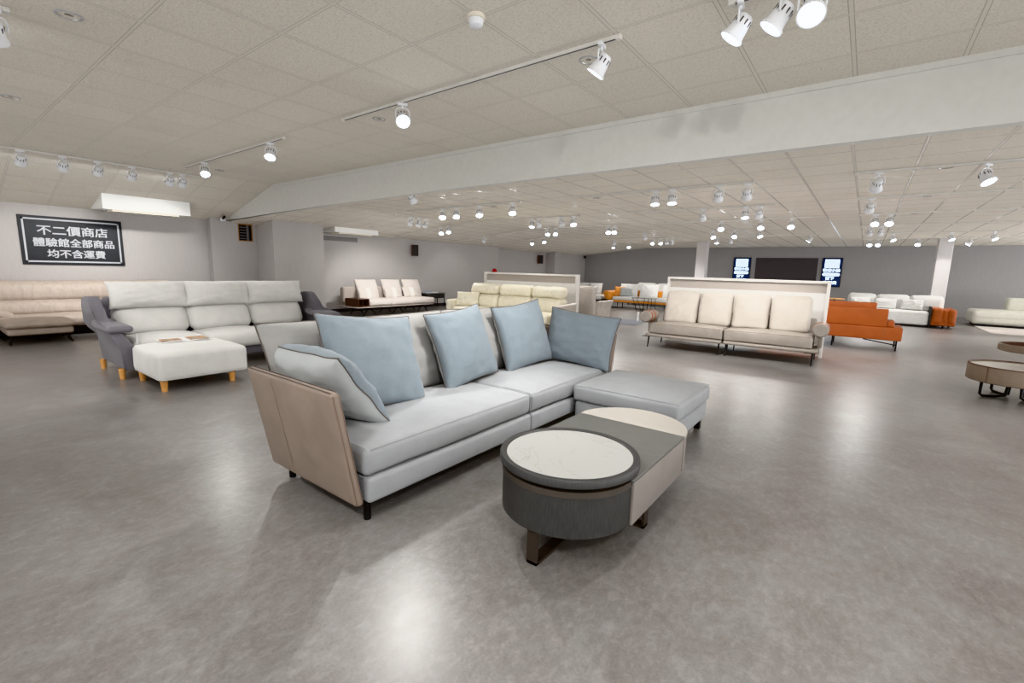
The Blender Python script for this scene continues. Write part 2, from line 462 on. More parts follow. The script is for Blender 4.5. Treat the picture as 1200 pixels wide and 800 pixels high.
def wall_things():
    # poster
    t = thing('wall_sign', 'black rectangular sign with three rows of pale Chinese lettering on the left wall', 'sign', (-12.99, 2.22, 1.785), R(90))
    W, H = 1.56, .945
    obj('board', bx(-W/2, W/2, -.015, .01, -H/2, H/2, .003), 'poster', t)
    bm = nb(); k = .05; w = .028
    for a in ((-W/2+k, W/2-k, H/2-k-w, H/2-k), (-W/2+k, W/2-k, -H/2+k, -H/2+k+w), (-W/2+k, -W/2+k+w, -H/2+k, H/2-k), (W/2-k-w, W/2-k, -H/2+k, H/2-k)):
        box(bm, a[0], a[1], -.018, -.014, a[2], a[3])
    obj('border', bm, 'poster_white', t)
    for s, w, h, z, xo in (('不二價商店', 1.06, .185, .205, .0), ('體驗館全部商品', 1.22, .165, -.03, .01), ('均不含運費', .88, .16, -.25, .02)):
        bm = fit(text_mesh(s, .2, 0), w, h)
        embolden(bm, .0045)
        obj('lettering', bm, 'poster_white', t, (xo, -.016, z), (R(90),0,0), smooth=0)
    # ducted air outlets boxed out from the left wall
    for y0, y1, x0, z0, zt, lab in ((2.52, 4.0, -12.0, 2.43, near_z, 'white boxed air-conditioning outlet above and right of the black sign'), (7.5, 8.95, -12.0, 2.37, far_z, 'white boxed air-conditioning outlet above the oatmeal sofa, behind the pillar')):
        t = thing('air_conditioner', lab, 'air conditioner', (x0, (y0+y1)/2, z0), 0, 'boxed air outlets')
        hw = (y1-y0)/2; d = 1.0
        bm = nb(); prism(bm, [(0, .0), (0, zt(x0)-z0), (-.97, zt(x0-.97)-z0), (-.97, .04), (-.5, .02)], 'y', -hw, hw)
        obj('housing', bm, 'ac', t, smooth=0)
        bm = nb(); box(bm, -.42, -.03, -hw*.8, hw*.72, -.035, .012)
        obj('outlet_frame', bm, 'smoke', t, smooth=0)
        bm = nb(); box(bm, -.30, -.06, -hw*.62, hw*.55, -.038, -.03)
        obj('grille', bm, 'dark', t)
        bm = nb()
        for k in range(3): box(bm, -.26+k*.065, -.245+k*.065, -hw*.62, hw*.55, -.044, -.034)
        obj('vane', bm, 'rail', t)
    t = thing('ventilation_opening', 'small square vent with wooden frame high on the wall beside the beam end', 'vent', (-12.78, 5.45, 2.21), R(90))
    bm = nb(); box(bm, -.17, .17, -.012, .02, .19, .22); box(bm, -.17, .17, -.012, .02, -.22, -.2); box(bm, .15, .17, -.012, .02, -.2, .19); box(bm, -.17, -.155, -.012, .02, -.2, .19)
    obj('frame', bm, 'vent_wood', t)
    obj('opening', bx(-.155, .15, -.004, .02, -.2, .19), 'vent_dark', t)
    bm = nb(); box(bm, .03, .055, -.02, .0, -.2, .19); box(bm, .07, .08, -.02, 0, -.2, .19)
    for k in range(5): box(bm, -.14, .02, -.012, -.003, -.16+k*.07, -.145+k*.07)
    obj('louvre', bm, 'niche', t)
    t = thing('wall_recess', 'grey recessed vent strip under the far boxed air outlet', 'vent', (-12.995, 8.3, 2.24), R(90))
    obj('recess_panel', bx(-.6, .6, -.004, .01, -.065, .075), 'niche', t)
    bm = nb(); box(bm, -.62, .62, -.02, .0, .075, .1); box(bm, .6, .62, -.02, 0, -.07, .075)
    obj('frame', bm, 'plaster', t)
    for x, y, z, s, lab in ((-12.9, 11.18, 2.03, 1, 'walnut box loudspeaker on the left wall above the oatmeal sofa'), (-13.4, 19.9, 1.99, 1.1, 'walnut box loudspeaker on the far left wall above the cream sofa partition')):
        t = thing('wall_speaker', lab, 'loudspeaker', (x, y, z), R(55), 'wall loudspeakers')
        obj('cabinet', bx(-.11*s, .11*s, -.09*s, .1*s, -.19*s, .19*s, .008), 'speaker_wood', t)
        obj('grille', sb(-.105*s, .105*s, -.125*s, -.085*s, -.185*s, .185*s, .015), 'dark', t)
        obj('bracket', bx(-.02, .02, .09*s, .2*s, -.03, .03), 'black', t)
    # cameras
    t = thing('security_camera', 'small dark security camera on white bracket at the left end of the beam', 'camera', (-12.6, 4.9, 2.46), R(30))
    obj('bracket', sb(-.09, .02, -.02, .05, -.02, .05, .015), 'lamp_white', t)
    obj('body', cyl(nb(), (0,-.02,.04), (.1,-.1,.07), .03, 14), 'dark', t)
    obj('lens', cyl(nb(), (.1,-.1,.07), (.112,-.11,.074), .022, 14), 'black', t)
    t = thing('security_camera', 'small dark dome camera in the far left corner of the room', 'camera', (-13.22, 24.3, 2.26))
    obj('dome', lathe(nb(), [(.0,-.07), (.045,-.05), (.06,0)], 14), 'black', t); obj('mount', lathe(nb(), [(.07,0), (.07,.05), (0,.05)], 14), 'dark', t)
    t = thing('fire_alarm_lamp', 'red fire alarm lamp on the left wall beside the cream sofa partition', 'alarm lamp', (-12.93, 15.7, 1.36), R(90))
    obj('dome', lathe(nb(), [(0,.1), (.05,.085), (.085,.04), (.095,0), (0,0)], 18), 'red', t, rot=(R(90),0,0)); obj('base', lathe(nb(), [(0,0), (.11,0), (.11,-.04), (0,-.04)], 18), 'red', t, rot=(R(90),0,0))
    # screens
    for x0, x1, n, lab in ((-5.20, -4.45, 1, 'upright wall screen left of the dark panel on the back wall'), (-1.62, -.9, 2, 'upright wall screen right of the dark panel on the back wall')):
        w = x1-x0; h = 1.24
        t = thing('wall_screen', lab, 'screen', ((x0+x1)/2, YBACK-.05, 1.66), 0, 'upright wall screens')
        obj('bezel', bx(-w/2, w/2, -.03, .05, -h/2, h/2, .008), 'tv_bezel', t)
        obj('display', bx(-w/2+.025, w/2-.025, -.034, -.029, -h/2+.03, h/2-.03), 'tv_navy', t)
        d = obj('white_panel', bx(-.26, .26, -.037, -.033, h*.155, h*.445), 'tv_white', t)
        for k in range(n): obj('dot', lathe(nb(), [(0,0), (.022,0), (.022,.004), (0,.004)], 10, (((k-.5)*.12 if n == 2 else 0), 0, 0)), 'tv_dot', t, (0, -.0375, h*.365), (R(90),0,0))
        for s, ww, hh, z, xo in (('歡迎小編', .60, .12, h*.075, 0), ('留下', .30, .125, -h*.205, -.03), ('您寶貴', .46, .13, -h*.35, 0)):
            obj('lettering', embolden(fit(text_mesh(s, .2, 0), ww, hh), .007), 'tv_white', t, (xo, -.0365, z), (R(90),0,0), smooth=0)
        bm = nb(); r = .062
        prism(bm, [(.25+r*math.cos(a), r*math.sin(a)) for a in [R(-90+15*k) for k in range(13)]]+[(-.25+r*math.cos(a), r*math.sin(a)) for a in [R(90+15*k) for k in range(13)]], 'y', -.037, -.033)
        obj('pill_bar', bm, 'tv_white', t, (0, 0, -h*.07), smooth=0)
wall_things()

# ------------------------------------------------------------------ ceiling fittings
def downlight(x, y, z, lab, tilt=0):
    t = thing('recessed_downlight', lab, 'downlight', (x, y, z), 0, 'unlit recessed ceiling downlights')
    if tilt: t.rotation_euler = (0, tilt, 0)
    obj('trim_ring', lathe(nb(), [(.062,.0), (.064,-.006), (.074,-.006), (.078,-.001), (.078,.01)], 28), 'lamp_grey', t)
    obj('reflector', lathe(nb(), [(.063,-.004), (.05,.03), (.0,.035)], 24), 'chrome', t)
    obj('bulb', lathe(nb(), [(0,-.004), (.025,0), (.033,.02), (.0,.03)], 16), 'chrome', t)
for x, y, lab in ((-4.62, .9, 'unlit recessed downlight nearest the top left corner of the ceiling'), (-7.42, .9, 'unlit recessed downlight at the left edge, on the front ceiling above the black sign'),
                  (-4.66, 3.52, 'unlit downlight just left of the lit lamp on the long front track'), (-1.97, 3.52, 'unlit downlight just behind the right lamp of the long front track'), (-9.7, 3.75, 'unlit downlight beside the short front track near the left wall')):
    downlight(x, y, H1, lab)
for x, y, lab in ((.59, 7.57, 'unlit downlight behind the nearest right rear track'), (.6, 10.0, 'unlit downlight behind the second right rear track'), (.6, 12.45, 'unlit downlight behind the third right rear track'),
                  (-4.03, 7.75, 'unlit downlight behind the left end of the rear track over the greige sofa'), (-6.45, 7.75, 'unlit downlight behind the rear track nearest the pillar')):
    downlight(x, y, H2, lab)
downlight(-11.55, 8.4, far_z(-11.55), 'small downlight on the sloping ceiling in front of the far air outlet', R(-6))
t = thing('smoke_detector', 'round cream smoke detector on the front ceiling', 'smoke detector', (-2.28, 2.52, H1))
obj('base', lathe(nb(), [(0,0), (.062,0), (.062,-.025), (0,-.025)], 24), 'smoke', t); obj('sensor', lathe(nb(), [(.052,-.025), (.045,-.06), (.03,-.068), (0,-.068)], 24), 'lamp_white', t)

def track(name_lab, p0, p1, zfun, rows=None):
    """rail following the ceiling between two plan points"""
    (xa, ya), (xb, yb) = p0, p1
    a = Vector((xa, ya, zfun(xa))); b = Vector((xb, yb, zfun(xb)))
    t = thing('track_rail', name_lab, 'light track', a, 0, 'ceiling light tracks')
    d = b-a; L = d.length; q = d.to_track_quat('X', 'Z'); t.rotation_mode = 'QUATERNION'; t.rotation_quaternion = q
    bm = nb(); box(bm, 0, L, -.018, -.010, -.028, -.001); box(bm, 0, L, .010, .018, -.028, -.001); box(bm, 0, L, -.010, .010, -.008, -.001)
    obj('rail', bm, 'rail', t, smooth=0)
    obj('slot', bx(.01, L-.01, -.010, .010, -.0255, -.009), 'slot', t, smooth=0)
    for s in (0, 1): obj('end_cap', bx(s*L-.02, s*L+.02, -.021, .021, -.034, -.001, .004), 'rail', t)
flat1 = lambda x: H1
flat2 = lambda x: H2
track('long white track on the front ceiling above the blue cushions', (-5.0, 3.28), (-1.6, 3.28), flat1)
track('short white track on the front ceiling left of the long front track', (-9.95, 3.28), (-6.38, 3.28), flat1)
track('white track along the ceiling fold above the black wall sign', (-10.52, -3), (-10.52, 3.7), near_z)
track('white track at the top edge holding three bright lamps', (-.85, 3.28), (1.4, 3.28), flat1)
track('white track at the top left corner of the front ceiling', (-4.85, -2), (-4.85, .62), flat1)
track('rear track nearest the pillar with four lit lamps', (-8.75, 7.4), (-5.5, 7.4), flat2)
track('rear track with four lamps above the greige sofa', (-4.3, 7.4), (-1.42, 7.4), flat2)
track('nearest right rear track, ending at the right edge', (-.25, 7.4), (4.5, 7.4), flat2)
track('second rear row track above the cream sofa', (-8.9, 9.85), (-5.55, 9.85), flat2)
track('second rear row track behind the greige sofa', (-4.32, 9.85), (-1.5, 9.85), flat2)
track('second right rear track, ending at the right edge', (-.25, 9.7), (4.5, 9.7), flat2)
track('third rear row track left of the back column', (-8.4, 12.25), (-5.5, 12.25), flat2)
track('third rear row track in the middle of the room', (-4.4, 12.25), (-1.0, 12.25), flat2)
track('third right rear track behind the second', (-.25, 12.15), (4.5, 12.15), flat2)
track('fourth rear row track above the orange and white sofa', (-8.2, 14.8), (-5.5, 14.8), flat2)
track('fourth rear row track in the middle of the room', (-4.3, 14.8), (-2.0, 14.8), flat2)
track('fourth right rear track, over the orange sofa', (-.25, 14.8), (4.5, 14.8), flat2)
track('fifth rear row track left of the back column', (-8.5, 17.3), (-5.6, 17.3), flat2)
track('fifth rear row track in front of the wall screens', (-4.6, 17.3), (-1.3, 17.3), flat2)
track('fifth right rear track over the white and rust sofa', (-.25, 17.3), (2.7, 17.3), flat2)
track('last right rear track in front of the back wall', (-.25, 19.7), (4.2, 19.7), flat2)
track('last left rear track in front of the back wall', (-9.5, 19.7), (-8.0, 19.7), flat2)
track('short track along the rear ceiling fold above the oatmeal sofa', (-9.62, 7.7), (-9.62, 9.1), flat2)
track('first dark-edged track on the sloping rear ceiling by the left wall', (-12.6, 10.0), (-9.0, 10.0), far_z)
track('second dark-edged track on the sloping rear ceiling by the left wall', (-12.7, 12.7), (-8.7, 12.7), far_z)
track('third track on the sloping rear ceiling by the left wall', (-12.4, 15.0), (-9.0, 15.0), far_z)

# ------------------------------------------------------------------ track spotlights
DROP = .17
def make_lamp():
    t = thing('track_spotlight', '', 'spotlight', group='white ceiling track spotlights')
    bm = nb(); box(bm, -.05, .05, -.018, .018, -.052, -.026, .005); cyl(bm, (0,0,-.05), (0,0,-.075), .012, 10)
    obj('adapter', bm, 'lamp_white', t)
    bm = nb()
    tube(bm, [(-.068,0,-DROP), (-.068,0,-.11), (-.06,0,-.088), (-.03,0,-.076), (.03,0,-.076), (.06,0,-.088), (.068,0,-.11), (.068,0,-DROP)], .0065, 6)
    obj('yoke', bm, 'lamp_white', t)
    bm = nb(); lathe(bm, [(0,.075), (.03,.074), (.042,.066), (.048,.05), (.054,.0), (.06,-.04), (.066,-.055), (.074,-.06), (.074,-.072), (.066,-.072), (.060,-.05), (.0,-.045)], 24)
    for k in range(10):
        a = 2*PI*k/10; c, s = math.cos(a), math.sin(a)
        box(bm, .0495*c-.004, .0495*c+.004, .0495*s-.004, .0495*s+.004, .012, .045, mi=1)
    h = obj('housing', bm, ['lamp_white', 'slot'], t, (0,0,-DROP), smooth=35)
    obj('lens', lathe(nb(), [(0,-.062), (.03,-.064), (.064,-.066), (.064,-.06), (0,-.058)], 24), 'lens', h)
    return t
PROTO = make_lamp(); USED = [False]
def add_lamp(x, y, zc, aim, label, power=60, cone=75):
    if not USED[0]: t = PROTO; USED[0] = True
    else:
        t = PROTO.copy(); COL.objects.link(t)
        for ch in PROTO.children:
            if ch.type == 'LIGHT': continue
            c = ch.copy(); COL.objects.link(c); c.parent = t
            for g in ch.children:
                if g.type == 'LIGHT': continue
                d = g.copy(); COL.objects.link(d); d.parent = c
    t['label'] = label
    az, tilt = aim
    t.location = (x, y, zc); t.rotation_euler = (0, 0, az)
    for c in t.children:
        if c.name.startswith('housing'):
            c.rotation_euler = (tilt, 0, 0)
            if power:
                L = bpy.data.lights.new('lamp_beam', 'SPOT'); L.energy = power; L.spot_size = R(cone); L.spot_blend = .7; L.shadow_soft_size = .05; L.color = (1, .982, .955)
                lo = bpy.data.objects.new('lamp_beam', L); COL.objects.link(lo); lo.parent = c; lo.location = (0,0,-.085)
    return t
def to(x, y, tx, ty, tilt):     # azimuth so that the lamp leans towards a plan point
    return (math.atan2(-(tx-x), ty-y), R(tilt))
PK = 1.0
# ------------------------------------------------------------------ main grey sofa (faces +X)
def main_sofa():
    cx, cy = -2.6, 2.96
    t = thing('modular_sofa', 'large pale grey modular sofa with taupe leather shell in the foreground', 'sofa', (cx, cy, 0), R(90))
    for i, (a, b) in enumerate(((-1.51, .068), (.078, 1.55))):
        obj('base', sb(a, b, -.53, .46, .125, .275, .025, front=.012, seg=12), 'grey_fabric', t)
        s = obj('seat_cushion', sb(a-.01 if i == 0 else a, b, -.515, .30, .282, .44, .035, top=.035, front=.02, seg=16, wob=.006, wf=3, seed=i), 'grey_fabric', t)
        for xx in (a+.012, b-.012):
            seam('piping', [(xx, -.518, .30), (xx, -.522, .36), (xx, -.518, .42), (xx, -.49, .442), (xx, -.2, .447)], s, 'cush_back', .0025)
        seam('piping', [(a+.03, -.512, .438), ((a+b)/2, -.515, .443), (b-.03, -.512, .438)], s, 'cush_back', .0025)
    # leaning leather shell: two sides and a back
    for s in (-1, 1):
        def fn(o, s=s): return (o.x+s*(o.z-.12)/.68*.13, o.y-(o.z-.12)*.0, o.z)
        lo, hi = sorted((s*1.52, s*1.575))
        p = obj('side_panel', sb(lo, hi, -.505, .455, .12, .80, .024, side=.012, seg=14, fn=fn), 'taupe_leather', t)
        xs = lambda z: s*(1.55+(z-.12)/.68*.13)
        for dx in (-.017, .017):
            seam('seam', [(xs(.8)+dx, -.48, .80), (xs(.8)+dx, 0, .803), (xs(.8)+dx, .435, .80)], p, 'piping', .003)
            seam('seam', [(xs(.79)+dx, -.503, .785), (xs(.45)+dx, -.506, .45), (xs(.14)+dx, -.503, .14)], p, 'taupe_seam', .0025)
        seam('seam', [(xs(z)+s*.0385, .12, z) for z in (.15, .3, .45, .6, .78)], p, 'taupe_leather', .0015)
    def fb(o): return (o.x*(1+(o.z-.12)*.09), o.y+(o.z-.12)*.2, o.z)
    p = obj('back_panel', sb(-1.52, 1.54, .46, .52, .12, .66, .025, seg=16, fn=fb), 'taupe_leather', t)
    for k, (xc, w) in enumerate(((-.81, 1.63), (.79, 1.60))):
        bm, loop = pillow_bm(w, .67, .27, 11+k, ear=.045)
        for v in list(bm.verts): v.co.x *= 1-.055*max(0, 1-v.co.z/.40)
        for q in loop: q.x *= 1-.055*max(0, 1-q.z/.40)
        Mx = place((xc, .30, .42), 0, R(16), 0)
        bm.transform(Mx); c = obj('back_cushion', bm, ['grey_back', 'grey_back'], t, smooth=80)
        obj('piping', tube(nb(), [Mx @ q for q in loop], .005, 6, True), 'piping', c)
    for x in (-1.47, .04, 1.49):
        for y in (-.45, .40): leg(t, (x, y, 0), (x, y, .13), .021)
main_sofa()
def blue(label, base, rz, lean, roll, w, h, seed, tk=.24):
    pillow(label, w, h, tk, ['blue', 'cush_back'], 'piping', place(base, R(rz), R(lean), R(roll)), seed, 'blue cushions on the grey sofa')
blue('blue cushion with grey back leaning on the left leather side of the foreground sofa', (-2.75, 1.80, .455), 182, 38, 0, .82, .60, 1, .31)
blue('large blue cushion second from the left, against the sofa back', (-2.60, 1.96, .46), 92, 24, 6, .80, .70, 2)
blue('middle blue cushion of the three along the sofa back', (-2.68, 3.00, .45), 92, 19, -5, .72, .68, 3)
blue('blue cushion along the sofa back, next to the right leather side', (-2.68, 3.88, .455), 86, 16, -5, .76, .68, 4)
blue('blue cushion leaning on the right leather side, tilted, behind the ottoman', (-2.42, 4.30, .45), 4, 14, 5, .82, .58, 5)

def main_ottoman():
    t = thing('ottoman', 'pale grey two-layer ottoman in front of the grey sofa', 'ottoman', (-1.545, 4.08, 0), 0)
    obj('base', sb(-.47, .47, -.44, .44, .10, .268, .03, front=.01, side=.01), 'grey_fabric', t)
    c = obj('cushion', sb(-.485, .485, -.46, .46, .275, .42, .035, top=.04, front=.012, side=.012, seg=14, wob=.005, wf=3), 'grey_fabric', t)
    L = [(-.465,-.44), (.465,-.44), (.465,.44), (-.465,.44)]
    pts = []
    for k in range(4):
        a, b = L[k], L[(k+1) % 4]
        for q in range(6): pts.append((a[0]+(b[0]-a[0])*q/6, a[1]+(b[1]-a[1])*q/6, .418+.003*math.sin(PI*q/6)))
    obj('piping', tube(nb(), [(x*1.02, y*1.02, z) for x, y, z in pts], .0025, 6, True), 'cush_back', c)
    for x in (-.42, .42):
        for y in (-.38, .36): obj('leg', bx(x-.025, x+.025, y-.025, y+.025, 0, .105, .004), 'black', t)
main_ottoman()

def coffee_table():
    t = thing('coffee_table', 'oval dark ash coffee table with round marble tray in the foreground', 'coffee table', (-1.17, 2.08, 0))
    r = .355; z0, z1 = .195, .42
    arc = lambda c, rr, a0, a1, n=24: [(c[0]+rr*math.cos(R(a0+(a1-a0)*k/n)), c[1]+rr*math.sin(R(a0+(a1-a0)*k/n))) for k in range(n+1)]
    bm = nb(); prism(bm, arc((0,0), r, 180, 360), 'z', z0, z1-.02, .006)
    obj('drum_end', bm, 'ash', t)
    bm = nb(); prism(bm, arc((0,0), r+.004, 178, 362), 'z', z1-.02, z1+.012)
    obj('bronze_band', bm, 'bronze', t)
    bm = nb(); box(bm, -r, r, 0.0, .80, z0, z1, .004)
    obj('cabinet_body', bm, 'ash', t)
    bm = nb(); box(bm, r-.004, r+.016, .012, .79, z0-.005, z1-.002, .005)
    obj('drawer_front', bm, 'drawer', t)
    bm = nb(); box(bm, -r-.016, -r+.004, .012, .79, z0-.005, z1-.002, .005)
    obj('drawer_front', bm, 'drawer', t)
    bm = nb(); box(bm, -r-.016, r+.016, .0, .80, z1, z1+.018, .003)
    obj('wood_top', bm, 'ash_top', t)
    bm = nb(); prism(bm, arc((0,.80), r+.014, 0, 180), 'z', z0, z1-.001, .012)
    obj('rounded_end', bm, 'drawer', t)
    bm = nb(); prism(bm, arc((0,.802), r+.016, 0, 180), 'z', z1-.001, z1+.018, .003)
    obj('half_round_top', bm, 'cream_top', t)
    # lift-off round tray
    tr = obj('tray', lathe(nb(), [(0,z1+.024), (.345,z1+.024), (.366,z1+.03), (.372,z1+.036), (.372,z1+.068), (.368,z1+.074), (.343,z1+.074), (.338,z1+.07), (.338,z1+.062), (0,z1+.062)], 64), 'ash', t)
    obj('marble_inlay', lathe(nb(), [(0,z1+.063), (.336,z1+.063), (.336,z1+.0665), (0,z1+.0672)], 64), 'marble', tr)
    obj('tray_collar', lathe(nb(), [(0,z1+.0175), (.33,z1+.0175), (.33,z1+.0245), (0,z1+.0245)], 48), 'black', t)
    def uframe(pts, w):
        a, b = Vector(pts[0]), Vector(pts[1]); d = (b-a).normalized(); n = Vector((-d.y, d.x, 0))*w/2
        bm = nb(); th = .014
        for p, q in ((a, a+d*th), (b-d*th, b)):
            prism(bm, [(p.x-n.x, p.y-n.y), (q.x-n.x, q.y-n.y), (q.x+n.x, q.y+n.y), (p.x+n.x, p.y+n.y)], 'z', 0, z0+.01)
        prism(bm, [(a.x-n.x, a.y-n.y), (b.x-n.x, b.y-n.y), (b.x+n.x, b.y+n.y), (a.x+n.x, a.y+n.y)], 'z', 0, th)
        return bm
    obj('leg', uframe([(0,-.33,0), (0,.06,0)], .06), 'bronze_dark', t)
    obj('leg', uframe([(.315,.37,0), (-.30,.37,0)], .06), 'bronze_dark', t)
    obj('leg', uframe([(0,.68,0), (0,1.06,0)], .06), 'bronze_dark', t)
coffee_table()

# ------------------------------------------------------------------ white fabric sofa at left (faces +X)
def white_sofa():
    t = thing('three_seat_sofa', 'ivory fabric three-seat sofa with charcoal wing arms and oak legs at left', 'sofa', (-7.6, 2.9, 0), R(90))
    obj('base', sb(-1.3, 1.3, -.47, .5, .12, .26, .03), 'arm_grey', t)
    obj('back_shell', sb(-1.32, 1.32, .36, .52, .12, .95, .06, fn=lambda o: (o.x, o.y+(o.z-.12)*.12, o.z)), 'arm_grey', t)
    xs = (-1.27, -.44, .41, 1.27)
    for k in range(3):
        a, b = xs[k]+.004, xs[k+1]-.004
        obj('seat_cushion', sb(a, b, -.575, .25, .25, .455, .07, top=.05, front=.03, seg=12, wob=.008, wf=3, seed=k), 'white_fabric', t)
        lf = lambda o: (o.x, o.y+(o.z-.45)*.5, o.z)
        obj('back_cushion', sb(a, b, .02, .30, .45, .85, .12, front=.08, side=.01, seg=12, wob=.012, wf=3, seed=5+k, fn=lf), 'white_fabric', t)
        bm, loop = pillow_bm(b-a+.10, .38, .34, 20+k, ear=.06)
        h = obj('headrest', bm, ['white_fabric', 'white_fabric'], t, ((a+b)/2, .20, .80), (R(-16), 0, 0), smooth=80)
    for s in (-1, 1):
        pr = [(-.56,.12), (-.585,.40), (-.60,.60), (-.57,.655), (-.48,.67), (-.20,.67), (-.06,.70), (.04,.80), (.10,.91), (.17,.965), (.28,.975), (.44,.965), (.53,.94), (.54,.85), (.54,.63), (.51,.56), (.48,.46), (.44,.12)]
        bm = nb(); prism(bm, pr, 'x', s*1.275, s*1.405, .03)
        bmesh.ops.triangulate(bm, faces=[f for f in bm.faces if len(f.verts) > 4])
        for v in bm.verts:
            k = min(1, max(0, (v.co.z-.46)/.16)); v.co.x += s*.115*k*k*(3-2*k)
            if v.co.z < .4: v.co.x -= s*.03*(1-v.co.z/.4)
        a = obj('wing_arm', bm, 'arm_grey', t, smooth=60)
        lo, hi = sorted((s*1.27, s*1.52))
        obj('armrest_pad', sb(lo, hi, -.64, .12, .585, .665, .04, top=.015, seg=10, fn=lambda o, s=s: (o.x, o.y, o.z-.0*abs(o.y)+(.03 if o.y > .05 else 0))), 'arm_grey', a)
    obj('price_tag', bx(-1.255, -1.25, -.66, -.60, .42, .56), 'tag', t)
    for x in (-1.39, 1.39):
        for y in (-.47, .40): leg(t, (x, y, 0), (x, y, .13), .027, 'oak', .036)
    for x in (-.44, .41): leg(t, (x, -.40, 0), (x, -.40, .13), .027, 'oak', .036)
white_sofa()
def white_ottoman():
    t = thing('ottoman', 'ivory fabric ottoman with short oak legs and an open magazine on top', 'ottoman', (-6.49, 2.05, 0))
    obj('cushion', sb(-.46, .47, -.47, .46, .125, .44, .055, top=.03, front=.012, side=.012, seg=14, wob=.006, wf=3), 'white_fabric', t)
    obj('welt', tube(nb(), [(-.42,-.462,.145), (.43,-.462,.145), (.460,-.43,.145), (.460,.42,.145), (.43,.452,.145), (-.42,.452,.145), (-.45,.42,.145), (-.45,-.43,.145)], .005, 6, True), 'white_fabric', t)
    for x in (-.40, .37):
        for y in (-.40, .30): leg(t, (x, y, 0), (x, y, .135), .028, 'oak', .04)
white_ottoman()
def magazine():
    t = thing('open_magazine', 'open magazine with colour photos lying on the ivory ottoman', 'magazine', (-6.79, 2.08, .468), R(86))
    for s in (-1, 1):
        bm = nb(); n = 8
        top = []; bot = []
        for k in range(n+1):
            x = s*.265*k/n; z = .012*math.sin(PI*min(1, k/n*1.1))*(1-k/n*.5)+.004
            top.append((x, z)); bot.append((x, z-.004))
        prism(bm, top+bot[::-1], 'y', -.18, .18)
        p = obj('page', bm, 'paper', t, smooth=60)
        obj('picture', bx(min(s*.04, s*.25), max(s*.04, s*.25), -.12 if s < 0 else -.14, .10 if s < 0 else .15, .0135, .0145), 'photo_orange', p)
magazine()

# ------------------------------------------------------------------ beige leather sofa on the left wall
def beige_sofa():
    t = thing('leather_sofa', 'long beige pleated leather sofa against the left wall below the black sign', 'sofa', (-12.4, 2.2, 0), R(90))
    obj('base', sb(-1.6, 1.5, -.30, .42, .03, .18, .02), 'black', t)
    obj('seat', sb(-1.5, 1.5, -.42, .2, .17, .385, .08, top=.03, front=.03, seg=16, wob=.01, wf=4), 'beige_leather', t)
    obj('lower_back', sb(-1.5, 1.52, .0, .40, .36, .66, .10, front=.05, seg=16, wob=.012, wf=5, fn=lambda o: (o.x, o.y+(o.z-.4)*.3, o.z)), 'beige_leather', t)
    obj('upper_back', sb(-1.52, 1.54, .12, .48, .62, 1.01, .10, front=.05, seg=16, wob=.014, wf=5, seed=3, fn=lambda o: (o.x, o.y+(o.z-.62)*.25, o.z)), 'beige_leather', t)
    a = obj('arm', sb(-1.75, -1.0, -.40, .25, .44, .62, .085, top=.03, seg=10, wob=.01, fn=lambda o: (o.x, o.y, o.z-(o.x+1.4)*.55)), 'beige_leather', t)
    for x in (-1.45, 1.4):
        leg(t, (x, -.2, 0), (x, -.2, .06), .02); leg(t, (x, .3, 0), (x, .3, .06), .02)
beige_sofa()
def beige_ottoman():
    t = thing('ottoman', 'beige leather footstool with black splayed metal legs at the left edge', 'ottoman', (-11.53, 1.34, 0), R(90))
    obj('base', sb(-.40, .41, -.46, .45, .15, .275, .04, seg=10, side=.01), 'beige_plain', t)
    obj('pad', sb(-.43, .44, -.50, .48, .27, .37, .045, top=.045, front=.02, side=.02, seg=14, wob=.014, wf=6), 'beige_plain', t)
    for s in (-1, 1):
        bm = nb(); tube(bm, [(s*.33, -.36, .155), (s*.38, -.46, .006), (s*.38, -.30, .006), (s*.30, -.2, .155)], .012, 6)
        obj('leg', bm, 'black', t)
        bm = nb(); tube(bm, [(s*.33, .36, .155), (s*.38, .44, .006), (s*.38, .28, .006), (s*.30, .2, .155)], .012, 6)
        obj('leg', bm, 'black', t)
beige_ottoman()

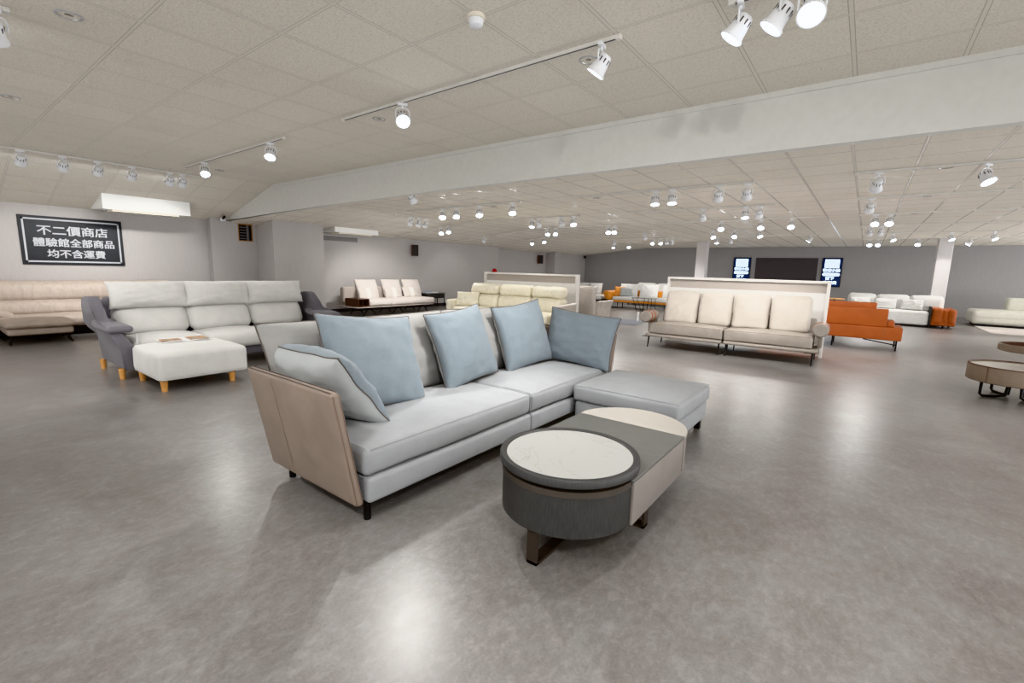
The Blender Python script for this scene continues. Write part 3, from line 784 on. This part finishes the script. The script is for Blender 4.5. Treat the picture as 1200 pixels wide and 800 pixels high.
# ------------------------------------------------------------------ oatmeal sofa by the left wall, far (faces +X)
def oatmeal_sofa():
    t = thing('platform_sofa', 'oatmeal fabric platform sofa with walnut shelf box by the far left wall', 'sofa', (-11.9, 9.25, 0), R(90))
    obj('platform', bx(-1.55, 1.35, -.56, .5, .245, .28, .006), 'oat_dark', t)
    for k, (a, b) in enumerate(((-1.13, -.34), (-.335, 1.42))):
        obj('seat_cushion', sb(a, b, -.57, .35, .285, .47, .06, top=.03, front=.02, seg=12, wob=.006, seed=k), 'oatmeal', t)
    bm = nb(); x0, x1, y0, y1, z0, z1 = -1.5, -1.14, -.55, .1, .28, .51
    box(bm, x0, x1, y0, y1, z1-.025, z1); box(bm, x0, x1, y0, y1, z0, z0+.02); box(bm, x0, x0+.025, y0, y1, z0+.02, z1-.025); box(bm, x1-.025, x1, y0, y1, z0+.02, z1-.025)
    box(bm, x0+.16, x0+.175, y0+.03, y1, z0+.02, z1-.025); box(bm, x0+.025, x1-.025, y1-.3, y1-.28, z0+.02, z1-.025)
    obj('shelf_box', bm, 'walnut', t)
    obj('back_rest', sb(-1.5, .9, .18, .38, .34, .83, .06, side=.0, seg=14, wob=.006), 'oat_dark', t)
    for k, (a, b) in enumerate(((-1.10, -.36), (-.16, .55), (.66, 1.36))):
        bm, _ = pillow_bm(b-a, .62, .26, 40+k, ear=.02)
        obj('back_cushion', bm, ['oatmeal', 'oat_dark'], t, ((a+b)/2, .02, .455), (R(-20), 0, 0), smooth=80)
    for x in (-1.0, .05, 1.05):
        for y in (-.36, .28):
            bm = nb(); tube(bm, [(x-.22, y, .006), (x-.03, y, .22), (x+.03, y, .22), (x+.22, y, .006)], .013, 6)
            obj('leg', bm, 'black', t)
oatmeal_sofa()
for k, (y, lab) in enumerate(((8.42, 'striped oatmeal lumbar cushion at the left end of the oatmeal sofa, beside the shelf box'), (9.36, 'striped oatmeal lumbar cushion in the middle of the oatmeal sofa'), (10.08, 'striped oatmeal lumbar cushion at the right end of the oatmeal sofa'))):
    pillow(lab, .62, .34, .17, ['oatmeal', 'oatmeal', 'oat_light'], None, place((-11.80, y, .475), R(90), R(22), 0), 50+k, 'striped cushions on the oatmeal sofa', 'lumbar_cushion', 'cushion', .02, .14)
def far_side_table():
    t = thing('side_table', 'dark grey drawer side table on thin legs right of the oatmeal sofa', 'side table', (-12.75, 11.85, 0), R(90))
    obj('cabinet', bx(-.45, .45, -.2, .2, .33, .50, .006), 'ash', t)
    obj('table_top', bx(-.5, .5, -.24, .24, .50, .53, .005), 'niche', t)
    d = obj('drawer', bx(-.44, .44, -.215, -.2, .34, .49, .004), 'ash', t); obj('knob', lathe(nb(), [(0,.012), (.012,.008), (.012,-.01), (0,-.01)], 10, (0,0,0)), 'chrome', d, (0,-.222,.42), (R(90),0,0))
    for x in (-.44, .44):
        for y in (-.18, .18): obj('leg', bx(x-.01, x+.01, y-.01, y+.01, 0, .34), 'black', t)
    t2 = thing('leaflet', 'blue and white leaflet on the dark side table right of the oatmeal sofa', 'leaflet', (-12.72, 11.72, .531), R(90))
    obj('sheet', bx(-.22, .30, -.15, .15, 0, .018, .002), 'paper', t2); obj('blue_cover', bx(-.20, .03, -.14, .14, .018, .028, .002), 'blue_paper', t2)
far_side_table()

# ------------------------------------------------------------------ cream recliner sofa and its partition
def partition(label, x0, x1, y, h, lower, postmat='panel_frame'):
    w = x1-x0
    t = thing('display_partition', label, 'partition', ((x0+x1)/2, y, 0), 0, 'white freestanding display partitions')
    bm = nb(); k = .045; d = .13
    box(bm, -w/2, w/2, -.02, d, h-k, h); box(bm, -w/2, -w/2+k, -.02, d, 0, h-k); box(bm, w/2-k, w/2, -.02, d, 0, h-k)
    obj('frame', bm, postmat, t, smooth=0)
    obj('recess_shade_band', bx(-w/2+k, w/2-k, .06, d-.005, h-.22, h-k), 'panel_taupe', t, smooth=0)  # taupe here paints in the shade under the top rail
    obj('panel', bx(-w/2+k, w/2-k, .03, d-.005, lower, h-.22), 'panel_white', t, smooth=0)
    obj('lower_panel', bx(-w/2+k, w/2-k, .03, d-.005, .06, lower), 'panel_taupe', t, smooth=0)
    return t
partition('white framed display partition behind the cream leather sofa', -8.6, -5.62, 10.0, 1.36, .55)
partition('white framed display partition behind the greige leather sofa', -3.40, -.50, 10.0, 1.38, .62)

def cream_sofa():
    t = thing('recliner_sofa', 'cream leather three-seat recliner sofa with cushioned headrests, in front of a partition', 'sofa', (-7.05, 9.2, 0))
    obj('base', sb(-1.62, 1.48, -.45, .5, .08, .27, .03), 'cream', t)
    xs = (-1.52, -.51, .51, 1.45)
    for k in range(3):
        a, b = xs[k]+.005, xs[k+1]-.005
        obj('seat_cushion', sb(a, b, -.56, .15, .24, .45, .07, top=.03, front=.03, wob=.008, seed=k), 'cream', t)
        obj('back_cushion', sb(a, b, .05, .34, .42, .80, .10, front=.05, wob=.012, seed=4+k, fn=lambda o: (o.x, o.y+(o.z-.42)*.22, o.z)), 'cream', t)
        obj('headrest', sb(a+.02, b-.02, .10, .40, .79, 1.06, .10, front=.04, wob=.02, wf=4, seed=8+k, fn=lambda o: (o.x, o.y+(o.z-.8)*.2, o.z)), 'cream', t)
    for s, x0, x1 in ((-1, -1.74, -1.57), (1, 1.50, 1.62)):
        obj('arm', sb(x0, x1, -.52, .45, .12, .64 if s < 0 else .68, .05, seg=10, fn=lambda o, s=s: (o.x+s*(o.z-.12)*.08, o.y, o.z+(.04*o.y))), 'cream' if s < 0 else 'chair_leather', t)
    for x in (-1.5, 1.5):
        for y in (-.42, .42): leg(t, (x, y, 0), (x, y, .13), .02)
    pillow('cream leather arm cushion at the left end of the cream sofa', .62, .40, .2, ['cream', 'cream'], None, place((-8.36, 9.02, .46), R(28), R(24), 0), 61, None, 'arm_cushion', 'cushion', .04)
cream_sofa()

def taupe_sofa():
    t = thing('leather_armchair', 'pale taupe leather armchair seen from behind, right of the cream sofa partition', 'armchair', (-6.13, 11.0, 0), R(182))
    obj('back_rest', sb(-.70, .60, .28, .46, .20, 1.05, .05, seg=12, fn=lambda o: (o.x, o.y+(o.z-.2)*.14, o.z)), 'chair_leather', t)
    obj('back_cap', sb(-.71, .61, .33, .52, .94, 1.075, .05, seg=12, wob=.006), 'chair_leather', t)
    for s in (-1, 1):
        lo, hi = sorted((s*.60-.03, s*.60+.09-.03)) if s > 0 else (-.74, -.62)
        obj('arm', sb(lo, hi, -.46, .33, .16, .70, .04, seg=10, fn=lambda o, s=s: (o.x+s*max(0, o.z-.5)*.35, o.y-(o.z-.2)*.18*(1 if o.y < 0 else 0), o.z)), 'chair_leather', t)
    obj('seat_cushion', sb(-.60, .57, -.45, .3, .22, .46, .06, top=.03), 'chair_leather', t)
    for x in (-.6, .55):
        for y in (-.4, .38): leg(t, (x, y, 0), (x, y, .2), .018)
taupe_sofa()

# ------------------------------------------------------------------ greige sofa
def greige_sofa():
    t = thing('leather_sofa', 'greige leather four-back sofa with orange-striped bolster arms before a partition', 'sofa', (-1.96, 9.28, 0), R(1.5))
    for k, (a, b) in enumerate(((-1.42, -.01), (.01, 1.45))):
        obj('platform', sb(a, b, -.46, .52, .215, .275, .025), 'greige_dark', t)
    for k, (a, b) in enumerate(((-1.35, -.008), (.008, 1.36))):
        s = obj('seat_cushion', sb(a, b, -.43, .34, .28, .475, .03, top=.03, front=.015, seg=14, wob=.004, seed=k), 'greige_dark', t)
        seam('seam', [(a+.03, -.432, .468), ((a+b)/2, -.437, .474), (b-.03, -.432, .468)], s, 'taupe_seam', .003)
    obj('back_frame', sb(-1.36, 1.36, .36, .46, .26, .72, .04, fn=lambda o: (o.x, o.y+(o.z-.3)*.15, o.z)), 'greige_dark', t)
    xs = (-1.25, -.60, .02, .64, 1.29)
    for k in range(4):
        obj('back_cushion', sb(xs[k]+.012, xs[k+1]-.012, .02, .25, .47, 1.10, .075, front=.045, top=.015, seg=12, wob=.014, wf=4, seed=20+k, fn=lambda o: (o.x, o.y+(o.z-.48)*.24, o.z)), 'greige', t)
    for s in (-1, 1):
        x = s*1.45; r = .115
        bm = nb(); n = 28
        prof = [(0,-.27), (r*.8,-.27), (r*.96,-.25), (r,-.22), (r,.22), (r*.96,.25), (r*.8,.27), (0,.27)]
        a = obj('bolster_arm', lathe(bm, prof, n), 'arm_grey' if False else 'greige_dark', t, (x, -.16, .595), (R(90), 0, 0))
        for y0 in (-.05, .13):
            obj('stripe', lathe(nb(), [(r+.001,y0), (r+.004,y0+.005), (r+.004,y0+.045), (r+.001,y0+.05)], n), 'orange', a)
        obj('arm_support', bx(x-.03, x+.03, -.12, .28, .27, .50, .006), 'greige_dark', t)
    tg = obj('price_tag', bx(-1.585, -1.58, -.50, -.40, .50, .68), 'tag', t, label='white hanging price tag')
    for x in (-1.36, -.06, .06, 1.38):
        for y in (-.40, .42):
            bm = nb(); tube(bm, [(x, y+.02, .21), (x, y-.0, .11), (x, y-.03, 0)], .016, 8, r1=.009)
            obj('leg', bm, 'black', t)
        if abs(x) > 1: obj('foot_plate', bx(x-.12, x+.04, -.42, -.36, .205, .216), 'black', t)
greige_sofa()

# ------------------------------------------------------------------ orange sofa seen from behind
def orange_sofa():
    t = thing('low_sofa', 'burnt orange leather low sofa seen from behind, right of the greige sofa', 'sofa', (-.55, 12.3, 0), R(180))
    f = lambda k: (lambda o: (o.x, o.y+(o.z-.47)*k, o.z))
    b = obj('base', sb(-1.24, 1.3, -.6, .28, .21, .475, .02, seg=14), 'orange', t)
    for x in (-.95, -.05, .55): seam('seam', [(x, .281, .22), (x, .283, .35), (x, .281, .465)], b, 'taupe_seam', .002)
    obj('back_rest', sb(-.98, 1.3, .12, .26, .475, .84, .02, seg=14, fn=f(.06)), 'orange', t)
    obj('side_block', sb(-1.10, -.98, -.3, .2, .475, .60, .02), 'orange', t)
    for a, c in ((-.78, .52), (.54, 1.28)): obj('headrest', sb(a, c, .10, .2, .80, .96, .025, seg=10), 'orange', t)
    for x in (-1.17, -.1, .42, 1.2):
        bm = nb(); tube(bm, [(x, .22, 0), (x, .22, .215)], .014, 8)
        if x < -1 or x > .3: tube(bm, [(x, .22, .12), (x+.55, .22, .2)], .012, 6)
        obj('leg', bm, 'black', t)
        leg(t, (x, -.5, 0), (x, -.5, .215), .014)
orange_sofa()

# ------------------------------------------------------------------ white sofa with rust arms
def rust_sofa():
    t = thing('three_seat_sofa', 'white three-seat sofa with rust velvet end arm near the right column', 'sofa', (.75, 19.4, 0))
    obj('plinth', bx(-1.15, 1.1, -.4, .45, 0, .06), 'black', t)
    obj('seat_cushion', sb(-1.2, .9, -.45, .3, .055, .47, .06, top=.03, front=.02, seg=14), 'white_fabric', t)
    xs = (-1.2, -.42, .42, 1.25)
    for k in range(3): obj('back_cushion', sb(xs[k], xs[k+1], .05, .45, .44, .95, .12, front=.06, wob=.012, seed=k, fn=lambda o: (o.x, o.y+(o.z-.44)*.25, o.z)), 'white_fabric', t)
    obj('side_frame', bx(.90, .935, -.5, .5, .05, .64, .004), 'dark', t)
    r_ = obj('arm_base', sb(.94, 1.5, -.48, .42, .08, .3, .04), 'rust', t)
    obj('arm_cushion', sb(.94, 1.22, -.50, .35, .11, .62, .10, front=.03), 'rust', t); obj('arm_cushion', sb(1.16, 1.36, -.47, .40, .12, .58, .08, front=.03), 'rust', t); obj('arm_cushion', sb(1.3, 1.5, -.5, .5, .12, .6, .09, front=.03, side=.02), 'rust', t)
    leg(t, (1.25, -.36, 0), (1.25, -.36, .1), .03); leg(t, (1.45, .3, 0), (1.45, .3, .1), .03)
rust_sofa()
for k, (x, lab) in enumerate(((-.10, 'small white cushion at the left end of the white and rust sofa'), (.57, 'small white cushion in the middle of the white and rust sofa'), (1.22, 'small white cushion beside the rust arm of the white sofa'))):
    pillow(lab, .56, .34, .18, ['white_fabric', 'white_fabric'], None, place((x, 19.26, .50), 0, R(20), 0), 70+k, 'small white cushions on the white and rust sofa', 'lumbar_cushion', 'cushion', .04)
def far_side_tables():
    t = thing('side_table', 'small orange-brown wooden side table left of the white and rust sofa', 'side table', (-.78, 19.0, 0))
    obj('table_top', bx(-.26, .26, -.2, .2, .73, .765, .008), 'oak', t); leg(t, (0,0,0), (0,0,.73), .02, name='post'); obj('base', lathe(nb(), [(0,0), (.16,0), (.16,.012), (0,.02)], 20), 'black', t)
far_side_tables()

# ------------------------------------------------------------------ chaise and rugs
def chaise():
    t = thing('chaise_lounge', 'pebble grey low chaise with a single back block at the right edge', 'chaise', (3.75, 21.75, 0))
    obj('plinth', bx(-.75, 1.2, -.55, .6, .0, .07), 'black', t)
    obj('seat', sb(-.88, 1.3, -.65, .7, .06, .52, .12, top=.02, front=.02, seg=14, wob=.01), 'chaise', t)
    seam('seam', [(-.8, -.67, .30), (0, -.676, .30), (1.2, -.67, .30)], t, 'cush_back', .004)
    obj('back_block', sb(.0, 1.25, .1, .6, .5, .93, .08, seg=10), 'chaise', t)
chaise()
t = thing('area_rug', 'pale woven rug in front of the pebble grey chaise at right', 'rug', (4.0, 19.72, 0), 0)
obj('pile', bx(-1.05, 2, -1.3, 1.3, 0, .012, .003), 'rug_pale', t)
t = thing('area_rug', 'blue-grey rug on the floor left of the greige sofa', 'rug', (-6.15, 12.75, 0), R(8))
obj('pile', bx(-1.1, 1.1, -.7, .7, 0, .012, .003), 'rug_grey', t)

# ------------------------------------------------------------------ tiered table at right edge
def tier_table():
    t = thing('tiered_coffee_table', 'round taupe leather coffee table with a raised second tray at the right edge', 'coffee table', (1.64, 8.32, 0))
    d = obj('drum', lathe(nb(), [(0,.205), (.455,.205), (.47,.215), (.47,.40), (.462,.412), (.45,.405), (.45,.385), (0,.385)], 56), 'tan', t)
    obj('stone_top', lathe(nb(), [(0,.38), (.449,.38), (.449,.392), (0,.394)], 56), 'sintered', d)
    obj('rim', lathe(nb(), [(.449,.398), (.455,.414), (.468,.414), (.471,.40)], 56), 'brown_in', d)
    seam('seam', [(-.33, -.338, .21), (-.33, -.339, .3), (-.33, -.338, .40)], d, 'brown_in', .003)
    obj('post', cyl(nb(), (.09,.02,.39), (.09,.02,.98), .033, 16), 'black', t)
    u = obj('upper_tray', lathe(nb(), [(0,.60), (.33,.60), (.345,.612), (.345,.685), (.338,.692), (.328,.685), (.328,.64), (0,.635)], 48, (.12,.0,0)), 'tan', t)
    obj('lining', lathe(nb(), [(0,.636), (.327,.641), (.327,.688), (.324,.688), (.324,.645), (0,.642)], 48, (.12,.0,0)), 'brown_in', u)
    obj('top_tray', lathe(nb(), [(0,.95), (.26,.95), (.27,.96), (.27,1.01), (.26,1.01), (.255,.98), (0,.975)], 40, (.45,.1,0)), 'tan', t)
    for a in (25, 205, 115, 295):
        c, s = math.cos(R(a)), math.sin(R(a))
        bm = nb(); tube(bm, [(c*.08, s*.08, .205), (c*.1, s*.1, .03), (c*.2, s*.2, .015), (c*.34, s*.34, .015), (c*.37, s*.37, .04), (c*.37, s*.37, .205)], .016, 8)
        obj('leg', bm, 'black', t)
tier_table()

# ------------------------------------------------------------------ far left-centre sofas
def far_white_sofa():
    t = thing('two_seat_sofa', 'white two-seat sofa on black legs in the far left corner', 'sofa', (-9.75, 18.2, 0))
    obj('platform', bx(-.62, .98, -.5, .5, .24, .28, .006), 'dark', t)
    obj('seat_cushion', sb(-.65, .98, -.52, .3, .28, .46, .06, top=.02), 'white_fabric', t)
    for k, (a, b) in enumerate(((-.58, .02), (.04, .66))):
        bm, _ = pillow_bm(b-a, .52, .24, 80+k, ear=.03)
        obj('back_cushion', bm, ['white_fabric', 'white_fabric'], t, ((a+b)/2, .1, .45), (R(-15), 0, 0), smooth=80)
    obj('wooden_shelf', bx(.70, .98, .0, .45, .465, .505, .005), 'oak', t)
    for x in (-.5, .0, .35, .85):
        for y in (-.4, .4): leg(t, (x, y, 0), (x, y, .245), .018)
far_white_sofa()
def amber_sofa():
    t = thing('three_seat_sofa', 'white and amber leather sofa with curved amber arm at the back of the room', 'sofa', (-7.13, 18.1, 0))
    obj('platform', sb(-1.15, 1.9, -.5, .6, .24, .31, .025), 'amber', t)
    obj('seat_cushion', sb(-1.12, 1.85, -.46, .35, .305, .46, .06, top=.025, seg=14), 'white_fabric', t)
    obj('back_frame', sb(-1.05, 1.85, .34, .46, .3, .72, .04), 'amber', t)
    for k, (a, b) in enumerate(((-1.07, -.28), (-.2, .56), (.74, 1.5))):
        bm, _ = pillow_bm(b-a, .54, .28, 90+k, ear=.02)
        obj('back_cushion', bm, ['white_fabric', 'white_fabric'], t, ((a+b)/2, .12, .45), (R(-14), 0, 0), smooth=80)
    obj('curved_arm', sb(-1.42, -1.14, -.5, .55, .3, .68, .10, side=.05, seg=10, fn=lambda o: (o.x-(max(0, o.z-.3))*.35, o.y, o.z)), 'amber', t)
    for x in (-1.05, .05, 1.2):
        bm = nb(); tube(bm, [(x-.16, -.4, .24), (x-.16, -.4, .008), (x+.16, -.4, .008), (x+.16, -.4, .24)], .012, 6)
        obj('leg', bm, 'black', t)
        leg(t, (x, .45, 0), (x, .45, .25), .016)
amber_sofa()
pillow('amber leather cushion on the left arm of the white and amber sofa', .5, .42, .17, ['amber', 'amber'], None, place((-8.02, 17.98, .47), R(38), R(25), R(4)), 95, None, 'scatter_cushion', 'cushion', .04)
pillow('pale grey cushion leaning beside the amber cushion on the far sofa', .46, .4, .16, ['cush_back', 'cush_back'], None, place((-7.78, 17.90, .475), R(30), R(35), R(6)), 96, None, 'scatter_cushion', 'cushion', .04)
def rear_sofa():
    t = thing('three_seat_sofa', 'white sofa whose cushion tops show behind the white and amber sofa', 'sofa', (-7.6, 20.3, 0), 0)
    obj('seat', sb(-1.0, 1.0, -.5, .3, .12, .44, .06, top=.02), 'white_fabric', t)
    for k, (a, b) in enumerate(((-.75, .12), (.16, 1.0))): obj('back_cushion', sb(a, b, .1, .4, .43, 1.0, .1, front=.05, wob=.01, seed=k), 'white_fabric', t)
    for x in (-.9, .9):
        for y in (-.4, .2): leg(t, (x, y, 0), (x, y, .125), .02)
rear_sofa()
def wire_table():
    t = thing('wire_table', 'small glass-topped table with thin black wire frame before the white and amber sofa', 'side table', (-6.6, 17.0, 0))
    obj('table_top', bx(-.42, .40, -.22, .22, .495, .505), 'glass', t)
    bm = nb(); tube(bm, [(-.43,-.23,.5), (.41,-.23,.5), (.41,.23,.5), (-.43,.23,.5)], .009, 6, True)
    obj('top_frame', bm, 'black', t)
    for y in (-.2, .2):
        bm = nb(); tube(bm, [(-.41, y, .5), (-.22, y, .01), (.33, y, .01), (.33, y, .5)], .01, 6); tube(bm, [(.02, y, .01), (.06, y, .5)], .01, 6)
        obj('leg', bm, 'black', t)
wire_table()
# ------------------------------------------------------------------ lamps: plan x, row y, aim ('c' towards the room front, lit face seen; 'w' away; 's' sideways)
AIM = {}
def lamp_set(where, y, lst, zc, power, order='from the left'):
    words = ['first', 'second', 'third', 'fourth', 'fifth', 'sixth', 'seventh', 'eighth']
    n = len(lst)
    for k, (x, kind) in enumerate(lst):
        z = zc(x) if callable(zc) else zc
        if kind == 'c': a = to(x, y, 0, 0, 38); d = 'lit, facing forward'
        elif kind == 't': a = to(x, y, -.4, .9, 46); d = 'lit, facing forward'
        elif kind == 'r': a = to(x, y, x+1, y-.9, 32); d = 'lit, tilted right'
        elif kind == 'l': a = to(x, y, x-1, y-.15, 36); d = 'lit, tilted left'
        elif kind == 'd': a = to(x, y, x+.3, y-.5, 14); d = 'pointing down'
        elif kind == 'w': a = to(x, y, x-.2, y+1, 48); d = 'facing away'
        elif kind == 'v': a = to(x, y, x-1, y+.1, 52); d = 'facing the left wall'
        lab = ('%s spotlight %s %s, %s' % (words[k], order, where, d)) if n > 1 else 'white spotlight %s, %s' % (where, d)
        add_lamp(x, y, z, a, lab, power*(1.8 if y > 5 else 1.5 if y < 3.2 else 1))
lamp_set('on the long front track', 3.28, [(-3.96,'t'), (-1.73,'l')], H1, 200)
lamp_set('on the short front track', 3.28, [(-9.05,'c'), (-6.76,'r')], H1, 80)
lamp_set('at the top edge', 3.28, [(-.80,'l'), (-.58,'l'), (-.42,'c')], H1, 80)
lamp_set('at the top left corner, cut by the frame', .55, [(-4.85,'v')], H1, 120)
for k, (yy, w) in enumerate(((1.30,'first'), (1.77,'second'), (2.2,'third'), (2.66,'fourth'), (3.22,'fifth'), (3.42,'sixth'))):
    add_lamp(-10.52, yy, near_z(-10.52), to(-10.52, yy, -12, yy, 50), '%s spotlight from the left on the ceiling-fold track above the black sign' % w, 55*PK)
lamp_set('on the rear track nearest the pillar', 7.4, [(-7.62,'c'), (-7.2,'r'), (-6.54,'r'), (-5.68,'r')], H2, 60)
lamp_set('on the track over the greige sofa', 7.4, [(-2.82,'d'), (-2.55,'d'), (-1.87,'w'), (-1.49,'w')], H2, 70)
lamp_set('on the nearest right rear track', 7.4, [(-.03,'w'), (.92,'r')], H2, 60)
lamp_set('on the second track above the cream sofa', 9.85, [(-6.92,'d'), (-6.72,'w'), (-6.05,'w'), (-5.72,'r')], H2, 50)
lamp_set('on the second track behind the greige sofa', 9.85, [(-2.75,'w'), (-1.98,'d'), (-1.74,'w')], H2, 50)
lamp_set('on the second right rear track', 9.7, [(-.09,'w')], H2, 50)
lamp_set('on the third track by the back column', 12.25, [(-8.0,'c'), (-7.72,'c'), (-5.96,'c'), (-5.78,'c')], H2, 55)
lamp_set('on the third track in mid-room', 12.25, [(-2.97,'c'), (-2.1,'c'), (-1.49,'c')], H2, 55)
lamp_set('on the third right rear track', 12.15, [(0.0,'c'), (.23,'c')], H2, 55)
lamp_set('on the fourth track above the amber sofa', 14.8, [(-5.9,'w')], H2, 50)
lamp_set('on the fourth track in mid-room', 14.8, [(-3.8,'r'), (-3.2,'c'), (-2.55,'r')], H2, 50)
lamp_set('on the fourth right rear track', 14.8, [(-.07,'w'), (.14,'w')], H2, 50)
lamp_set('on the fifth track by the back column', 17.3, [(-8.15,'w'), (-6.58,'c'), (-6.28,'r'), (-6.03,'w'), (-5.84,'w')], H2, 55)
lamp_set('on the fifth track before the screens', 17.3, [(-4.3,'d'), (-3.84,'w'), (-1.55,'l')], H2, 50)
lamp_set('on the fifth right rear track', 17.3, [(.45,'r'), (1.68,'r'), (2.5,'r')], H2, 55)
lamp_set('on the last right rear track', 19.7, [(-.06,'c'), (.16,'c'), (1.16,'c'), (2.35,'l'), (3.6,'l')], H2, 55)
lamp_set('on the last left rear track', 19.7, [(-9.3,'d'), (-8.55,'c')], H2, 55)
for k, (yy, w) in enumerate(((8.2,'nearest'), (8.48,'middle'), (8.72,'farthest'))):
    add_lamp(-9.62, yy, H2, to(-9.62, yy, -12, yy+.6, 50), '%s of three spotlights on the short fold track above the oatmeal sofa' % w, 105*PK)
lamp_set('on the first sloping-ceiling track', 10.0, [(-10.35,'c'), (-10.05,'r')], far_z, 50)
lamp_set('on the second sloping-ceiling track', 12.7, [(-10.95,'v')], far_z, 12)
lamp_set('on the third sloping-ceiling track', 15.0, [(-10.5,'c'), (-9.95,'r')], far_z, 50)
lamp_set('half hidden behind the lower edge of the beam', 5.36, [(-6.25,'w')], H2, 40)

# extra fill spots added to brighten the room, bare light sources without fittings
def spot(x, y, z, tx, ty, power, cone=95, col=(1,.982,.955), size=.07):
    L = bpy.data.lights.new('fill_spot', 'SPOT'); L.energy = power*PK; L.spot_size = R(cone); L.spot_blend = .8; L.shadow_soft_size = size; L.color = col
    o = bpy.data.objects.new('fill_spot', L); COL.objects.link(o); o.location = (x, y, z)
    o.rotation_euler = (Vector((tx, ty, 0))-Vector((x, y, z))).to_track_quat('-Z', 'Y').to_euler()
for x, y, tx, ty, p in ((-3.4,-.8,-2.4,1.8,150), (-1.2,-.8,-1.4,2.4,130), (1.2,-.3,-1.5,4.0,260), (2.6,2.6,.8,3.4,110), (1.6,3.6,1.2,5,100), (-6,-1,-6.6,2,105), (-8.6,-.6,-9,2,110), (3.6,-1,2.4,2,100), (0,-3,-.5,0,60), (-4,-3.5,-4,0,40), (4.2,5.5,2.6,7.4,90), (4.4,9.4,3,11,90), (4.5,14,3,16,90), (-3.2,5.9,-3,7.5,80), (3.8,19,3.5,21,80), (-9.2,6.2,-11.6,9.5,90), (-7.6,5.7,-7,8.4,90)):
    spot(x, y, (H1 if y < 5 else H2)-.22, tx, ty, p*.85)

def fill_area_light(name, loc, rot, sx, sy, power, col=(.93,.96,1)):
    L = bpy.data.lights.new(name, 'AREA'); L.shape = 'RECTANGLE'; L.size = sx; L.size_y = sy; L.energy = power; L.color = col
    o = bpy.data.objects.new(name, L); COL.objects.link(o); o.location = loc; o.rotation_euler = rot
# unseen area lights added at front and right walls, tilted up as ceiling fill
fill_area_light('front_fill_light', (-3, YREAR+.1, 1.3), (R(138),0,0), 20, 2.4, 500)
fill_area_light('side_fill_light', (XR-.1, 10, 1.2), (R(138),0,R(90)), 28, 2.2, 1800)
# ------------------------------------------------------------------ world, camera, view
w = bpy.data.worlds.new('World'); SC.world = w; w.use_nodes = True
w.node_tree.nodes['Background'].inputs[0].default_value = (1,.985,.96,1); w.node_tree.nodes['Background'].inputs[1].default_value = 1.0
# even ambient added from the world colour to lift the closed room
SC.cycles.use_fast_gi = True; SC.cycles.fast_gi_method = 'ADD'
w.light_settings.ao_factor = .22; w.light_settings.distance = 1.6
cam = bpy.data.cameras.new('Camera'); co = bpy.data.objects.new('Camera', cam); COL.objects.link(co)
cam.sensor_width = 36; cam.sensor_fit = 'HORIZONTAL'; cam.lens = 540/1200*36; cam.clip_end = 100
m3 = Matrix(((0.79453, -0.11332, 0.59655), (0.60671, 0.10792, -0.78756), (0.02487, 0.98768, 0.15450)))
co.matrix_world = Matrix.Translation((0,0,1.45)) @ m3.to_4x4()
SC.camera = co
SC.view_settings.view_transform = 'Khronos PBR Neutral'
SC.view_settings.look = 'None'
SC.view_settings.exposure = 0.04
